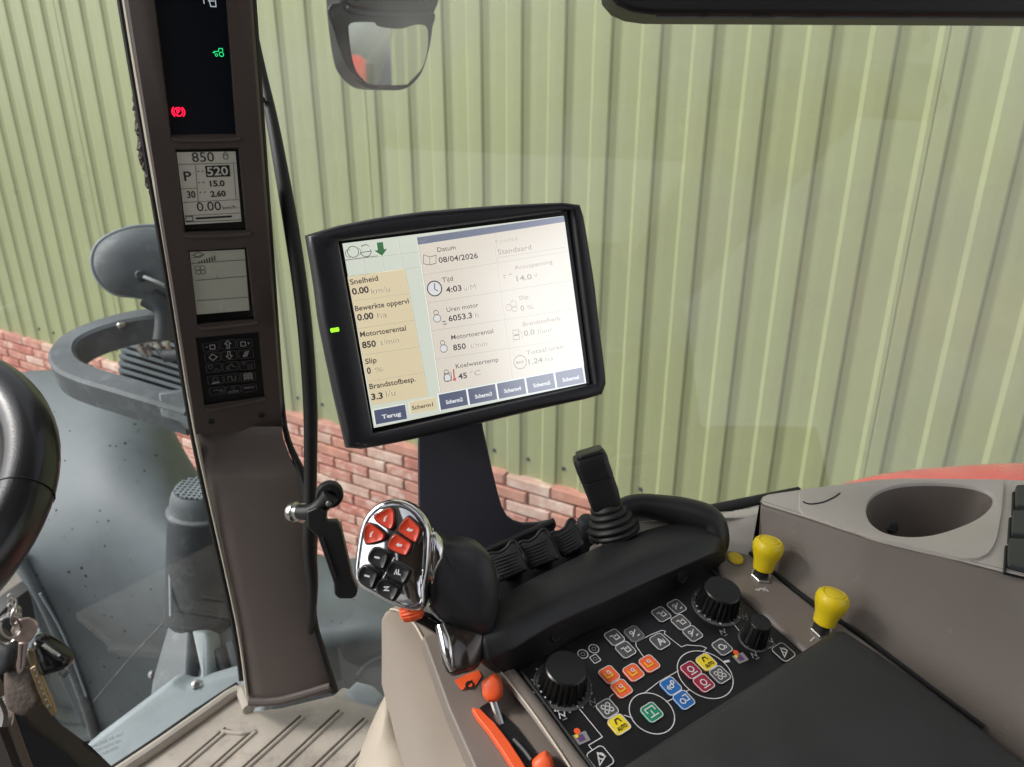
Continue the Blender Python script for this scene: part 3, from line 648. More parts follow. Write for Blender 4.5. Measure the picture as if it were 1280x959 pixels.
pr.circ(c, .0062, .0011, 'w_red', 12, a0=130, a1=230); pr.circ(c, .0062, .0011, 'w_red', 12, a0=-50, a1=50)
c = PF.uv(263, 3); pr.line([(c[0] - .006, c[1] - .002), (c[0] - .006, c[1] + .003), (c[0] - .001, c[1] + .003), (c[0], c[1] - .004), (c[0] + .005, c[1] - .004), (c[0] + .005, c[1] + .002)], .001, 'w_white'); pr.line([(c[0] - .002, c[1] + .001), (c[0] + .004, c[1] + .001)], .001, 'w_white')
pr.build('warning_lights', wpan)
# ---- two small LCDs
def lcd(name, hole, glass, mt, label):
    mm = MB(); mm.prism([Z(x, y, -.0062) for x, y in hole], -PF.n * .004); bz = obj(name, mm, 'black_gloss', pil, smooth=False, label=label)
    mm = MB(); mm.prism([Z(x, y, -.0058) for x, y in glass], -PF.n * .0004); obj('lcd', mm, mt, bz, smooth=False); return bz
G1 = [(220.7, 190.5), (294.3, 189.5), (301.8, 277), (231.7, 281)]; G2 = [(237.1, 315.2), (305.7, 311.9), (311.7, 387.9), (246.1, 393.3)]
b1 = lcd('data_display', hl[1], G1, 'lcd', 'lit display reading 850 and 0.00'); b2 = lcd('function_display', hl[2], G2, 'lcd2', 'nearly blank display with small fan symbol')
z1 = lambda x, y: PF.uv(140 + x / 3.196, y / 3.196)
z2 = lambda x, y: PF.uv(200 + x / 3.688, 280 + y / 3.688)
pr = Print(PF, -.0052); K1 = 1 / 3.196 / 925 * .845
def tz(pr, zf, body, x0, y0, x1, y1, hpx, k, m_, bold=0.0):
    a = zf(x0, y0); b = zf(x1, y1); w = math.hypot(b[0] - a[0], b[1] - a[1]); pr.text(body, a, hpx * k, m_, width=w, bold=bold, ang=math.degrees(math.atan2(b[1] - a[1], b[0] - a[0])))
T = lambda *a, **k: tz(pr, z1, *a, **k)
T('850', 322, 652, 410, 650, 36, K1, 'lcd_ink'); T('P', 290, 728, 320, 727, 36, K1, 'lcd_ink', bold=.01)
q = [z1(372, 668), z1(470, 664), z1(474, 710), z1(378, 713)]; pr.poly(q, 'lcd_ink'); pr.h += .0003; T('520', 382, 706, 466, 703, 32, K1, 'lcd', bold=.02); pr.h -= .0003
T('15.0', 393, 750, 452, 748, 22, K1, 'lcd_ink', bold=.03); T('2.60', 396, 792, 456, 789, 22, K1, 'lcd_ink', bold=.03); T('30', 302, 796, 335, 795, 26, K1, 'lcd_ink', bold=.02)
T('0.00', 342, 850, 438, 845, 36, K1, 'lcd_ink'); T('km/h', 444, 842, 497, 839, 14, K1, 'lcd_ink')
for (x, y) in ((342, 692), (345, 737), (350, 776)): T('+ +', x, y + 4, x + 26, y + 3, 12, K1, 'lcd_ink')
L1 = lambda a, b, c_, d, w_=2.2, m_='lcd_grey': pr.line([z1(a, b), z1(c_, d)], w_ * K1, m_)
L1(262, 662, 495, 656); L1(334, 664, 345, 812); L1(275, 760, 340, 757); L1(486, 660, 497, 800); L1(283, 815, 512, 802); L1(290, 868, 514, 856); L1(297, 893, 515, 884, 3)
pr.line([z1(296, 890), z1(294, 872), z1(322, 870), z1(324, 888)], 3 * K1, 'lcd_ink', True); L1(335, 879, 480, 870, 8, 'lcd_ink')
c = z1(455, 632); pr.circ(c, 9 * K1, 2.5 * K1, 'lcd_ink', 10); pr.line([(c[0] - .003, c[1] + .002), (c[0], c[1] + .0055), (c[0] + .003, c[1] + .002)], .0006, 'lcd_ink')
pr.build('lcd_figures', b1)
pr = Print(PF, -.0052); K2 = 1 / 3.688 / 925 * .9
L2 = lambda a, b, c_, d, w_=2.2, m_='lcd_grey': pr.line([z2(a, b), z2(c_, d)], w_ * K2, m_)
L2(145, 190, 395, 172, 3); L2(165, 268, 404, 248, 3); L2(172, 362, 410, 345, 3); L2(262, 258, 263, 244)
for i in range(7): pr.line([z2(182 + i * 12, 190 - i * 2), z2(182 + i * 12 - 2, 180 - i * 4.5)], 5 * K2, 'lcd_ink')
c = z2(187, 220)
for a in range(4): aa = RAD(45 + 90 * a); pr.circ((c[0] + math.cos(aa) * .0036, c[1] + math.sin(aa) * .0036), .0027, .0006, 'lcd_ink', 12)
c = z2(178, 150); pr.line([(c[0] - .006, c[1]), (c[0], c[1] + .0035), (c[0] + .006, c[1]), (c[0], c[1] - .0035)], .0007, 'lcd_ink', True)
pr.line([(c[0] - .006, c[1] - .0035), (c[0] + .004, c[1] - .0005)], .0007, 'lcd_ink')
pr.build('lcd_figures', b2)
# ---- keypad with fifteen keys
m = MB(); m.prism([Z(x, y, -.0035) for x, y in hl[3]], -PF.n * .006); kp = obj('keypad', m, 'black_deep', pil, smooth=False, bevel=.001)
z6 = lambda x, y: PF.uv(240 + x / 9.13, 410 + y / 9.13); K6 = 1 / 9.13 / 925 * .93
kx = [[(215, 222), (410, 190), (602, 183)], [(235, 340), (425, 318), (617, 302)], [(250, 462), (440, 442), (630, 430)], [(268, 598), (455, 575), (642, 562)], [(285, 722), (470, 708), (655, 690)]]
pr = Print(PF, -.00105)
for r in range(5):
    for c_ in range(3):
        x, y = kx[r][c_]; c = z6(x, y); hw, hh_ = 84 * K6, (58 if r < 4 else 52) * K6
        m = MB(); m.prism([PF.w(a, b, -.0035) for a, b in rrect(c[0], c[1], hw, hh_, 18 * K6, 2)], PF.n * .0022); obj('key', m, 'panel', kp, bevel=.0004, seg=2)
        pr.line(rrect(c[0], c[1], hw * .97, hh_ * .95, 18 * K6, 2), 4 * K6, 'print_dim', True)
        S = lambda a, b: (c[0] + a * hw, c[1] + b * hh_)
        col = 'white' if r < 2 else ('print_grey' if r < 4 else 'print_dim'); w_ = 7 * K6
        if r == 0 and c_ != 1: pr.line([S(-.1, .4), S(.5, .4), S(.5, -.5), S(-.1, -.5)] if c_ == 0 else [S(-.5, .4), S(.1, .4), S(.1, -.5), S(-.5, -.5)], w_, col, True); pr.line([S(-.6, 0), S(-.4, .1)] if c_ == 0 else [S(.4, .2), S(.6, 0), S(.4, -.2)], w_, col)
        elif c_ == 1 and r == 0: pr.line([S(0, .8), S(.4, .1), S(.15, .1), S(.15, -.9), S(-.15, -.9), S(-.15, .1), S(-.4, .1)], w_, col, True)
        elif c_ == 1 and r == 1: pr.line([S(0, -.8), S(.4, -.1), S(.15, -.1), S(.15, .9), S(-.15, .9), S(-.15, -.1), S(-.4, -.1)], w_, col, True)
        elif r == 1 and c_ == 0: pr.line([S(-.45, 0), S(0, .7), S(.6, 0), S(0, -.7)], w_, col, True)
        elif r == 1: [pr.line([S(-.4 + i * .2, -.6), S(0 + i * .2, .6)], w_, col) for i in range(3)]
        elif (r, c_) == (2, 0): pr.circ(S(-.4, .3), hh_ * .4, w_ * .7, 'print_grey', 12); pr.line([S(-.1, -.7), S(.3, -.2), S(.7, -.7)], w_ * .7, 'print_grey')
        elif (r, c_) == (2, 1): pr.line([S(-.6, -.4), S(-.3, .1), S(0, .1), S(.2, .6), S(.3, -.1), S(.7, -.2)], w_, 'print_grey'); pr.circ(S(-.3, -.5), hh_ * .2, w_ * .7, 'print_grey', 8)
        elif (r, c_) == (2, 2): [pr.disc(S(.1 + .25 * i, -.7 + .4 * j), hh_ * .1, 'print_grey', 6) for i in range(3) for j in range(3)]; pr.circ(S(-.4, .5), hh_ * .3, w_ * .6, 'print_grey', 10)
        elif (r, c_) == (3, 0): pr.line([S(-.5, -.7), S(.5, -.6)], w_ * 1.5, 'white'); pr.circ(S(0, .1), hh_ * .5, w_ * .7, 'print_grey', 12)
        elif (r, c_) == (3, 1): pr.line([S(-.5, -.5), S(-.5, .4), S(0, .4), S(0, -.5), S(.5, -.5), S(.5, .5)], w_, 'print_grey')
        elif (r, c_) == (3, 2): [pr.disc(S(-.5 + .25 * i, -.5 + .5 * j + (.25 if i % 2 else 0)), hh_ * .16, 'white', 6) for i in range(5) for j in range(3)]
        elif (r, c_) == (4, 0): pr.line([S(-.5, 0), S(0, .3), S(.2, -.1)], w_, 'print_grey'); pr.line([S(.4, -.6), S(.4, .1), S(.7, .1), S(.7, -.6)], w_, 'print_grey')
        elif (r, c_) == (4, 1): pr.text('AUTO', S(-.7, -.75), hh_ * .5, 'print_grey', width=hw * 1.4, bold=.04); pr.circ(S(0, .4), hh_ * .3, w_ * .7, 'print_dim', 8)
        else: pr.text('MENU', S(-.7, -.1), hh_ * .5, 'print_grey', width=hw * 1.4, bold=.04)
pr.build('key_symbols', kp)

# ---- black rubber covered tube beside the pillar
tb = thing('grab_rail', P(388, 640, .98), 'long thin black grab rail rising beside the brown pillar', 'rail')
m = MB(); m.tube([P(314, 20, .93), P(326, 85, .93), P(340, 150, .92), P(352, 215, .91), P(365, 290, .91), P(376, 365, .92), P(383, 430, .93), P(388, 510, .95), P(388, 600, .97), P(387, 680, .98), P(391, 735, 1.0), P(388, 790, 1.04)], [.004, .006, .0075, .0085, .0092, .0092, .0092, .009, .0085, .009, .007, .005], smooth=5, seg=18); obj('rail_tube', m, 'rubber', tb)
m = MB(); m.lathe(P(328, 125, .915), ray(328, 125) * -1, [(0.004, 0), (0.004, .003), (0.002, .004)], seg=10); obj('clip', m, 'black', tb)

# ---- window glass: side window and windscreen, with the dotted band beside the pillar
sw = thing('side_window', P(800, 650, 1.12), 'large clear side window right of the pillar, faintly dusty with reflection haze painted in', 'window')
c = [P(322, -80, 1.02), P(1420, -80, 1.12), P(1420, 700, 1.12), P(900, 650, 1.10), P(428, 895, 1.22), P(400, 700, 1.1)]
wn = (P(1420, -80, 1.12) - P(322, -80, 1.02)).cross(P(900, 650, 1.10) - P(322, -80, 1.02)).normalized()
GP = P(322, -80, 1.04)
c = [onplane(x, y, GP, wn) for x, y in ((318, -90), (1430, -90), (1430, 700), (900, 700), (480, 890), (418, 872), (384, 700), (345, 500))]
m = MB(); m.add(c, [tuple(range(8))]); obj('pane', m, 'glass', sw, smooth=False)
m = MB(); rr = random.Random(5); GF = Frame(onplane(400, 60, GP, wn), RT, wn if wn.dot(CAM - GP) > 0 else -wn)
for i in range(14):
    for j in range(90):
        y = -20 + j * 2.6; x = 311 + y * .055 + i * 1.15 + (j % 2) * .6; r_ = .00055 * (1 - i / 15)
        if y > 230: continue
        a, b = GF.uv(x, y); m.add([GF.w(a + r_ * math.cos(k * 1.0472), b + r_ * math.sin(k * 1.0472), .001) for k in range(6)], [tuple(range(6))])
m.flat = True; tag(obj('dot_print', m, 'print_black', sw, smooth=False), kind='stuff')
ws = thing('windscreen', P(60, 900, 1.05), 'clear windscreen left of the brown pillar, speckled with dots at its edge', 'window')
wn2 = (P(150, 0, .80) - P(-150, 0, .72)).cross(P(280, 780, 1.14) - P(150, 0, .80)).normalized(); GP2 = P(150, 0, .80)
c = [onplane(x, y, GP2, wn2) for x, y in ((152, -90), (-250, -90), (-250, 1000), (100, 985), (303, 862), (262, 650), (205, 320))]
m = MB(); m.add(c, [tuple(range(7))]); obj('pane', m, 'glass_front', ws, smooth=False)
GF2 = Frame(onplane(140, 60, GP2, wn2), RT, wn2 if wn2.dot(CAM - GP2) > 0 else -wn2)
m = MB()
for i in range(12):
    for j in range(64):
        y = -20 + j * 2.4; x = 155 + y * .158 - i * 1.1 - (j % 2) * .55; r_ = .00050 * (1 - i / 13)
        a, b = GF2.uv(x, y); m.add([GF2.w(a + r_ * math.cos(k * 1.0472), b + r_ * math.sin(k * 1.0472), .001) for k in range(6)], [tuple(range(6))])
for i in range(8):      # dotted band at the lower left, round the wheel
    for j in range(60):
        t = j / 59; x = 24 + 80 * t + i * .9; y = 905 + 62 * t - i * 1.6 - 14 * math.sin(t * 3.14); r_ = .0007 * (1 - i / 9)
        a, b = GF2.uv(x, y); m.add([GF2.w(a + r_ * math.cos(k * 1.0472), b + r_ * math.sin(k * 1.0472), .001) for k in range(6)], [tuple(range(6))])
m.flat = True; tag(obj('dot_print', m, 'print_black', ws, smooth=False), kind='stuff')

# ---- roof and header: what closes the cab above and behind
rfh = thing('door_header', P(1050, 0, .95), 'black padded header bar along the top right of the window', 'header')
o_ = [(752, -60), (760, -8), (772, 6), (790, 14), (815, 17.5), (900, 18), (1100, 19), (1290, 20), (1420, 22), (1420, -60)]
HF = Frame(P(1050, 0, .92), RT, Vector((0, -1, .1)))
m = MB(); m.prism([HF.px(x, y) for x, y in o_], -HF.n * .07); obj('padding', m, 'black_deep', rfh, bevel=.006)
m = MB(); m.tube([HF.px(820, 21.0, -.01), HF.px(1000, 21.5, -.01), HF.px(1200, 22.5, -.01), HF.px(1420, 24, -.01)], .0022, seg=8); obj('trim_strip', m, 'grey', rfh)
for x in (880, 952, 1025, 1122, 1228):
    m = MB(); m.box(HF.px(x, 18.8, -.006), HF.u * (.012 if x in (952, 1122) else .006), HF.v * .0016, HF.n * .003); obj('clip', m, 'black_deep', rfh, smooth=False, bevel=.0008)
rt_ = thing('cab_roof', Vector((.25, -.1, 3.0)), 'pale lined roof closing the cab overhead', 'roof')
m = MB()
for (x0, x1, y0, y1) in ((-.67, -.20, -1.05, .90), (.62, .97, -1.05, .90), (-.20, .62, -1.05, -.22), (-.20, .62, .42, .50), (-.20, .26, .50, .57), (.36, .46, .50, .57), (.55, .62, .50, .57), (-.20, .62, .57, .90)):   # hatch and narrow slits added for top light and a streak in the window
    m.box(Vector(((x0 + x1) / 2, (y0 + y1) / 2, 3.06)), Vector(((x1 - x0) / 2 - .0005, 0, 0)), Vector((0, (y1 - y0) / 2 - .0005, 0)), Vector((0, 0, .05)))
obj('roof_panel', m, 'liner', rt_, smooth=False)

tbd = thing('tractor_body', Vector((.05, -.2, .6)), 'dark underbody of the tractor beneath the cab floor', 'tractor body')
m = MB(); m.box(Vector((.05, -.22, 1.12)), Vector((.82, 0, 0)), Vector((0, .98, 0)), Vector((0, 0, .52))); obj('chassis', m, 'black_soft', tbd, bevel=.04)
rs = thing('rear_cab_corner', Vector((.8, -.5, 2.0)), 'dark unseen rear corner of the cab, shaped to block light behind the viewer', 'frame')
for (x, y, a, b) in ((.86, -.62, .05, .24), (-.70, -.62, .06, .2)):
    m = MB(); m.box(Vector((x, y, 2.55)), Vector((a, 0, 0)), Vector((0, b, 0)), Vector((0, 0, .5))); obj('corner_post', m, 'trim', rs, bevel=.02)
m = MB(); m.box(Vector((.1, -.85, 2.36)), Vector((.72, 0, 0)), Vector((0, .04, 0)), Vector((0, 0, .56))); obj('rear_panel', m, 'trim', rs, bevel=.02)  # posts made wide and panel raised to block light from behind
st2 = thing('driver_seat', Vector((-.05, -.45, 1.7)), 'dark cloth driver seat behind the viewer', 'seat')
m = MB(); m.box(Vector((-.05, -.50, 2.25)), Vector((.25, 0, 0)), Vector((0, .07, .02)), Vector((0, -.1, .42))); obj('backrest', m, 'fob_leather', st2, bevel=.05, seg=4)
m = MB(); m.box(Vector((-.05, -.22, 1.82)), Vector((.26, 0, 0)), Vector((0, .26, .02)), Vector((0, 0, .06))); obj('cushion', m, 'fob_leather', st2, bevel=.04, seg=4)

# ================================================================== MONITOR
mn = Vector((0.347, -0.888, 0.3005)).normalized()
MF = Frame(P(428, 304, .6371), P(704, 270, .7075) - P(428, 304, .6371), mn)
mo = thing('monitor', P(600, 690, .78), 'black framed touch screen monitor on a wide black stand above the armrest', 'monitor')
zz5 = lambda x, y: (370 + x / 2.8195, 240 + y / 2.8195)
top = [(382, 293), (391, 290), (420, 281), (476, 270), (530, 262.5), (583, 258), (640, 254), (689, 252), (721, 251)]
right = [(727, 254.5), (732, 270), (739, 311), (746, 355), (751, 400), (756, 440), (760, 474), (760, 489)]
bottom = [(755, 494), (735, 500), (675, 513), (597, 532), (526, 549), (480, 558.5), (455, 562.5), (439, 565)]
left = [(433, 561), (427, 535), (416, 488), (407, 445), (398, 400), (393, 360), (388, 329), (383, 300)]
def resamp(pts, n):
    d = [0]
    for a, b in zip(pts, pts[1:]): d.append(d[-1] + math.hypot(b[0] - a[0], b[1] - a[1]))
    out = []
    for i in range(n):
        t = d[-1] * i / n; k = max(j for j in range(len(d)) if d[j] <= t + 1e-9); k = min(k, len(pts) - 2); f_ = (t - d[k]) / (d[k + 1] - d[k])
        out.append((pts[k][0] + (pts[k + 1][0] - pts[k][0]) * f_, pts[k][1] + (pts[k + 1][1] - pts[k][1]) * f_))
    return out
full = lambda sides, n=16: sum([resamp(s, n) for s in sides], [])
outer = full([top + [right[0]], right + [bottom[0]], bottom + [left[0]], left + [top[0]]])
ic = [(423, 301), (714.5, 262.5), (743, 480), (466.5, 542.5)]
inner = full([[ic[0], ic[1]], [ic[1], ic[2]], [ic[2], ic[3]], [ic[3], ic[0]]])
HF_ = .006
def mring(pts, h, shrink=0.0):
    q = [MF.px(x, y, h) for x, y in pts]; c = sum(q, Vector()) / len(q); return [p + (c - p).normalized() * shrink for p in q]
O = lambda h, s_: [p + MF.n * (h - HF_) for p in mring(outer, HF_, s_)]
I = lambda h, s_: [p + MF.n * (h - HF_) for p in mring(inner, HF_, s_)]
m = MB(); m.grid([O(-.030, .012), O(-.026, .006), O(-.012, .0015), O(-.002, 0.0), O(.004, .0015), O(.0075, .004), O(.0085, .008), I(.0080, -.003), I(.0072, -.0012), I(.0045, 0), I(.0006, .0006)], True, False)
m.f.append(tuple(range(len(outer)))[::-1])
obj('housing', m, 'housing', mo, angle=45)
bz_ = MB(); bz_.prism(I(.0002, -.001), -MF.n * .002); obj('bezel', bz_, 'black_gloss', mo, smooth=False)
# screen and what it shows
sc_px = [(428, 304.5), (704, 270), (732.8, 479), (467.5, 535)]
m = MB(); m.prism([MF.px(x, y, .0006) for x, y in sc_px], -MF.n * .0003); scr = obj('screen', m, 'g_back', mo, smooth=False)
pr = Print(MF, .0009); z5 = lambda x, y: MF.uv(*zz5(x, y)); K5 = 1 / 2.8195 / 925 * .69
def Q(pts, m_, dh=0.0): pr.poly([z5(*p) for p in pts], m_, dh)
def LN(pts, w, m_, closed=False, dh=0.0): pr.line([z5(*p) for p in pts], w * K5, m_, closed, dh)
def TX(body, x0, y0, x1, y1, h, m_='g_ink', bold=0.0):
    a = z5(x0, y0); b = z5(x1, y1); pr.text(body, a, h * K5, m_, width=math.hypot(b[0] - a[0], b[1] - a[1]), bold=bold, dh=.0006, ang=math.degrees(math.atan2(b[1] - a[1], b[0] - a[0])))
Q([(181, 300), (383, 270), (466, 720), (266, 752)], 'g_cell')
Q([(430, 188), (946, 106), (1014, 612), (508, 706)], 'g_cell_glare')
Q([(425, 161), (943, 86), (946, 107), (430, 187)], 'g_bar')
Q([(397, 741), (490, 723), (497, 765), (403, 782)], 'g_cell', .0001)
def lerp2(a, b, t): return (a[0] + (b[0] - a[0]) * t, a[1] + (b[1] - a[1]) * t)
for t in (.25, .5, .75, 1.0):
    a = lerp2((163, 185), (425, 160), t); b = lerp2((181, 298), (440, 262), t); LN([a, b], 1.5, 'g_line')
LN([(175, 243), (432, 212)], 1.5, 'g_line'); LN([(181, 298), (440, 265)], 1.5, 'g_line')
for a, b in (((200, 385), (398, 358)), ((217, 482), (420, 452)), ((236, 575), (438, 545)), ((254, 668), (450, 636))): LN([a, b], 1.3, 'g_line', dh=.0002)
LN([(383, 270), (466, 720)], 1.6, 'g_line', dh=.0002); LN([(432, 190), (508, 706)], 2, 'g_line', dh=.0002); LN([(181, 300), (266, 752)], 1.3, 'g_line', dh=.0002)
for y0, y1 in ((294, 210), (392, 312), (490, 412), (590, 514)):
    LN([(445 + (y0 - 294) * .155, y0), (955 + (y1 - 210) * .14, y1)], 1.3, 'g_line', dh=.0002)
LN([(694, 160), (762, 660)], 1.6, 'g_line', dh=.0002); LN([(700, 148), (712, 232), (946, 196)], 1.4, 'g_line', dh=.0002)
for (t, x0, y0, x1, y1, h, c_, b_) in (
    ('Snelheid', 191, 328, 289, 313, 17, 'g_ink', .02), ('0.00', 198, 363, 257, 354, 20, 'g_ink', .035), ('km/u', 265, 361, 330, 351, 18, 'g_grey', 0),
    ('Bewerkte oppervl', 208, 421, 397, 393, 17, 'g_ink', .02), ('0.00', 216, 454, 273, 446, 20, 'g_ink', .035), ('ha', 286, 446, 320, 441, 18, 'g_grey', 0),
    ('Motortoerental', 226, 512, 387, 488, 17, 'g_ink', .02), ('850', 233, 551, 282, 544, 20, 'g_ink', .035), ('t/min', 296, 541, 362, 531, 18, 'g_grey', 0),
    ('Slip', 244, 607, 284, 600, 17, 'g_ink', .02), ('0', 250, 641, 264, 639, 20, 'g_ink', .035), ('%', 278, 636, 306, 631, 15, 'g_grey', 0),
    ('Brandstofbesp.', 259, 695, 421, 667, 17, 'g_ink', .02), ('3.3', 265, 733, 306, 727, 20, 'g_ink', .035), ('l/u', 317, 722, 350, 716, 19, 'g_grey', 0),
    ('Datum', 497, 213, 562, 203, 15, 'g_ink', .01), ('08/04/2026', 502, 251, 640, 234, 18, 'g_ink', .02),
    ('Tijd', 514, 319, 552, 313, 15, 'g_ink', .01), ('4:03', 528, 356, 583, 348, 19, 'g_ink', .025), ('u/M', 590, 349, 632, 343, 17, 'g_grey', 0),
    ('Uren motor', 530, 424, 642, 405, 15, 'g_ink', .01), ('6053.3', 537, 457, 620, 444, 19, 'g_ink', .025), ('h', 630, 444, 642, 442, 17, 'g_grey', 0),
    ('Motortoerental', 546, 521, 694, 497, 15, 'g_ink', .01), ('850', 553, 559, 598, 552, 19, 'g_ink', .025), ('t/min', 612, 551, 672, 542, 17, 'g_grey', 0),
    ('Koelwatertemp', 562, 622, 712, 597, 15, 'g_ink', .01), ('45', 571, 660, 602, 655, 19, 'g_ink', .025), ('°C', 612, 650, 650, 644, 17, 'g_grey', 0),
    ('Rijsnelheid', 702, 184, 778, 172, 13, 'g_grey', 0), ('Standaard', 711, 222, 828, 203, 17, 'g_grey', .01),
    ('Accuspanning', 768, 275, 902, 253, 14, 'g_grey', .01), ('14.0', 776, 316, 830, 307, 18, 'g_grey', .02), ('V', 838, 304, 850, 302, 16, 'g_grey', 0),
    ('Slip', 784, 382, 818, 376, 14, 'g_grey', .01), ('0', 790, 420, 803, 418, 18, 'g_grey', .02), ('%', 812, 415, 836, 411, 14, 'g_grey', 0),
    ('Brandstofverb.', 798, 474, 934, 451, 14, 'g_grey', .01), ('0.0', 802, 508, 840, 501, 18, 'g_grey', .02), ('l/uur', 852, 500, 902, 491, 16, 'g_grey', 0),
    ('Totaal uren', 810, 574, 940, 551, 14, 'g_grey', .01), ('1.24', 818, 608, 868, 600, 18, 'g_grey', .02), ('ha', 878, 598, 905, 593, 15, 'g_grey', 0)):
    TX(t, x0, y0, x1, y1, h, c_, b_)
# icons
LN([(448, 222), (448, 254), (470, 258), (492, 252), (492, 224), (470, 230), (448, 222)], 2, 'g_ink', dh=.0004); LN([(470, 230), (470, 258)], 1.6, 'g_ink', dh=.0004)
c = z5(487, 341); pr.circ(c, 25 * K5, 4 * K5, 'g_ink', 26, .0004); pr.disc(c, 23 * K5, 'g_white', 24, .0003); LN([(487, 322), (487, 343), (499, 350)], 3, 'g_ink', dh=.0005)
for (x, y) in ((496, 446), (519, 552), (532, 655)):
    c = z5(x, y); pr.circ(c, 13 * K5, 2 * K5, 'g_ink', 18, .0004); pr.disc(c, 12 * K5, 'g_white', 18, .0003); c = z5(x - 4, y - 20); pr.circ(c, 8 * K5, 2 * K5, 'g_ink', 14, .0004)
LN([(520, 640), (545, 637), (548, 664), (523, 668)], 2, 'g_ink', True, .0004)
LN([(553, 625), (557, 664)], 5, 'g_red', dh=.0005); pr.disc(z5(557, 660), 6 * K5, 'g_red', 12, .0005); LN([(514, 458), (526, 456)], 3, 'g_ink', dh=.0004); LN([(518, 467), (530, 465)], 3, 'g_ink', dh=.0004)
Q([(283, 180), (305, 177), (309, 203), (320, 201), (302, 226), (274, 208), (287, 206)], 'g_green', .0005)
pr.circ(z5(200, 212), 18 * K5, 2.4 * K5, 'g_ink', 20, .0004); pr.circ(z5(186, 218), 12 * K5, 2 * K5, 'g_ink', 20, .0004, 60, 300); pr.circ(z5(212, 212), 14 * K5, 2 * K5, 'g_ink', 20, .0004, -60, 60)
pr.circ(z5(245, 211), 17 * K5, 2.4 * K5, 'g_ink', 20, .0004, 180, 380); LN([(226, 215), (266, 209)], 2.5, 'g_ink', dh=.0004); LN([(228, 193), (246, 186), (256, 192)], 2.5, 'g_ink', dh=.0004); LN([(172, 241), (288, 226)], 2, 'g_ink', dh=.0004)
LN([(437, 172), (445, 178), (460, 164)], 2, 'g_grey', dh=.0004)
LN([(728, 296), (738, 294)], 3, 'g_grey', dh=.0004); LN([(748, 292), (758, 290)], 3, 'g_grey', dh=.0004); LN([(730, 304), (736, 303)], 3, 'g_grey', dh=.0004)
for (x, y, r_) in ((748, 408, 11), (764, 396, 12), (768, 412, 10)): pr.circ(z5(x, y), r_ * K5, 2 * K5, 'g_grey', 16, .0004)
LN([(762, 488), (764, 522), (786, 519), (782, 486)], 2.4, 'g_grey', True, .0004); LN([(766, 506), (783, 503)], 6, 'g_grey', dh=.0004); LN([(784, 490), (794, 496), (796, 516)], 2, 'g_grey', dh=.0004)
pr.circ(z5(788, 600), 24 * K5, 3 * K5, 'g_grey', 24, .0004); TX('MAX', 774, 607, 802, 602, 9, 'g_grey', .03)
# tabs
def tab(x0, y0, x1, y1, hh, body, ink='g_white'):
    q = [(x0, y0), (x1, y1), (x1 + hh * .16, y1 + hh), (x0 + hh * .16, y0 + hh)]; Q(q, 'g_tab', .0002); LN(q, 2.2, 'g_white', True, .0004)
    xm, ym = x0 + (x1 - x0) * .22 + hh * .12, y0 + (y1 - y0) * .22 + hh * .68; xe, ye = x0 + (x1 - x0) * .82 + hh * .12, y0 + (y1 - y0) * .82 + hh * .68
    TX(body, xm, ym, xe, ye, 13, ink, .025)
tab(272, 769, 384, 748, 52, 'Terug'); TX('Scherm1', 408, 768, 482, 754, 13, 'g_ink', .025)
for i, t in enumerate(('Scherm2', 'Scherm3', 'Scherm4', 'Scherm5', 'Scherm6')):
    x0 = 500 + i * 102.5; y0 = 716 - i * 19.6; tab(x0, y0 - 2, x0 + 98, y0 - 21, 56, t)
pr.build('screen_display', scr)
# led
m = MB(); m.box(O(.0088, .008)[0] * 0 + MF.px(418.5, 412.5, .0086), MF.u * .0036, MF.v * .0017, MF.n * .0008); obj('status_light', m, 'led_green', mo, bevel=.0006, seg=2)
# stand: bent plate rising from the armrest
o_ = [(522.8, 520), (523, 600), (524, 660), (540, 700), (606, 706), (640, 690), (693, 664), (696, 657), (692, 650), (674, 653.5), (654, 654.5), (642, 651), (634, 645), (628, 634), (623, 618), (615, 585), (604, 535), (602, 515)]
SFn = (Vector((0.25, -.93, .26))).normalized(); SF = Frame(P(570, 600, .735), RT, SFn)
m = MB(); m.prism([SF.px(x, y) for x, y in o_], -SF.n * .006); obj('stand_plate', m, 'stand', mo, bevel=.0015)
m = MB(); m.tube([SF.px(606, 689, .001), SF.px(650, 670, .001), SF.px(693, 652, .001)], .0042, seg=12); obj('stand_flange', m, 'black', mo)
m = MB(); m.box(MF.w(.105, -.135, -.045), MF.u * .05, MF.v * .035, MF.n * .016); obj('tilt_bracket', m, 'black', mo, bevel=.005)

# ================================================================== ARMREST CONSOLE
kn = Vector((0.1029574, -0.17272537, 0.97957425)).normalized()
K0 = P(800, 850, .62)
A_, B_ = onplane(655, 838, K0, kn), onplane(890, 713, K0, kn)
KF = Frame(K0, B_ - A_, kn)
C = lambda x, y, h=0.0: KF.px(x, y, h)
ac = thing('control_armrest', C(800, 850, -.1), 'black control armrest with coloured membrane keys and ribbed knobs', 'armrest console')
# control panel plate
o_ = [C(640, 843), C(893, 706), C(1006, 806), C(1100, 930), C(760, 1010)]
m = MB(); m.prism(o_, -kn * .05); obj('control_panel', m, 'panel', ac, smooth=False)
m = MB(); m.tube([C(889, 712, .001), C(945, 759, .001), C(1003, 808, .001)], .0016, seg=8); obj('panel_bead', m, 'black', ac)
m = MB(); m.tube([C(652, 840, .001), C(690, 891, .001), C(742, 962, .001)], .0016, seg=8); obj('panel_bead', m, 'black', ac)
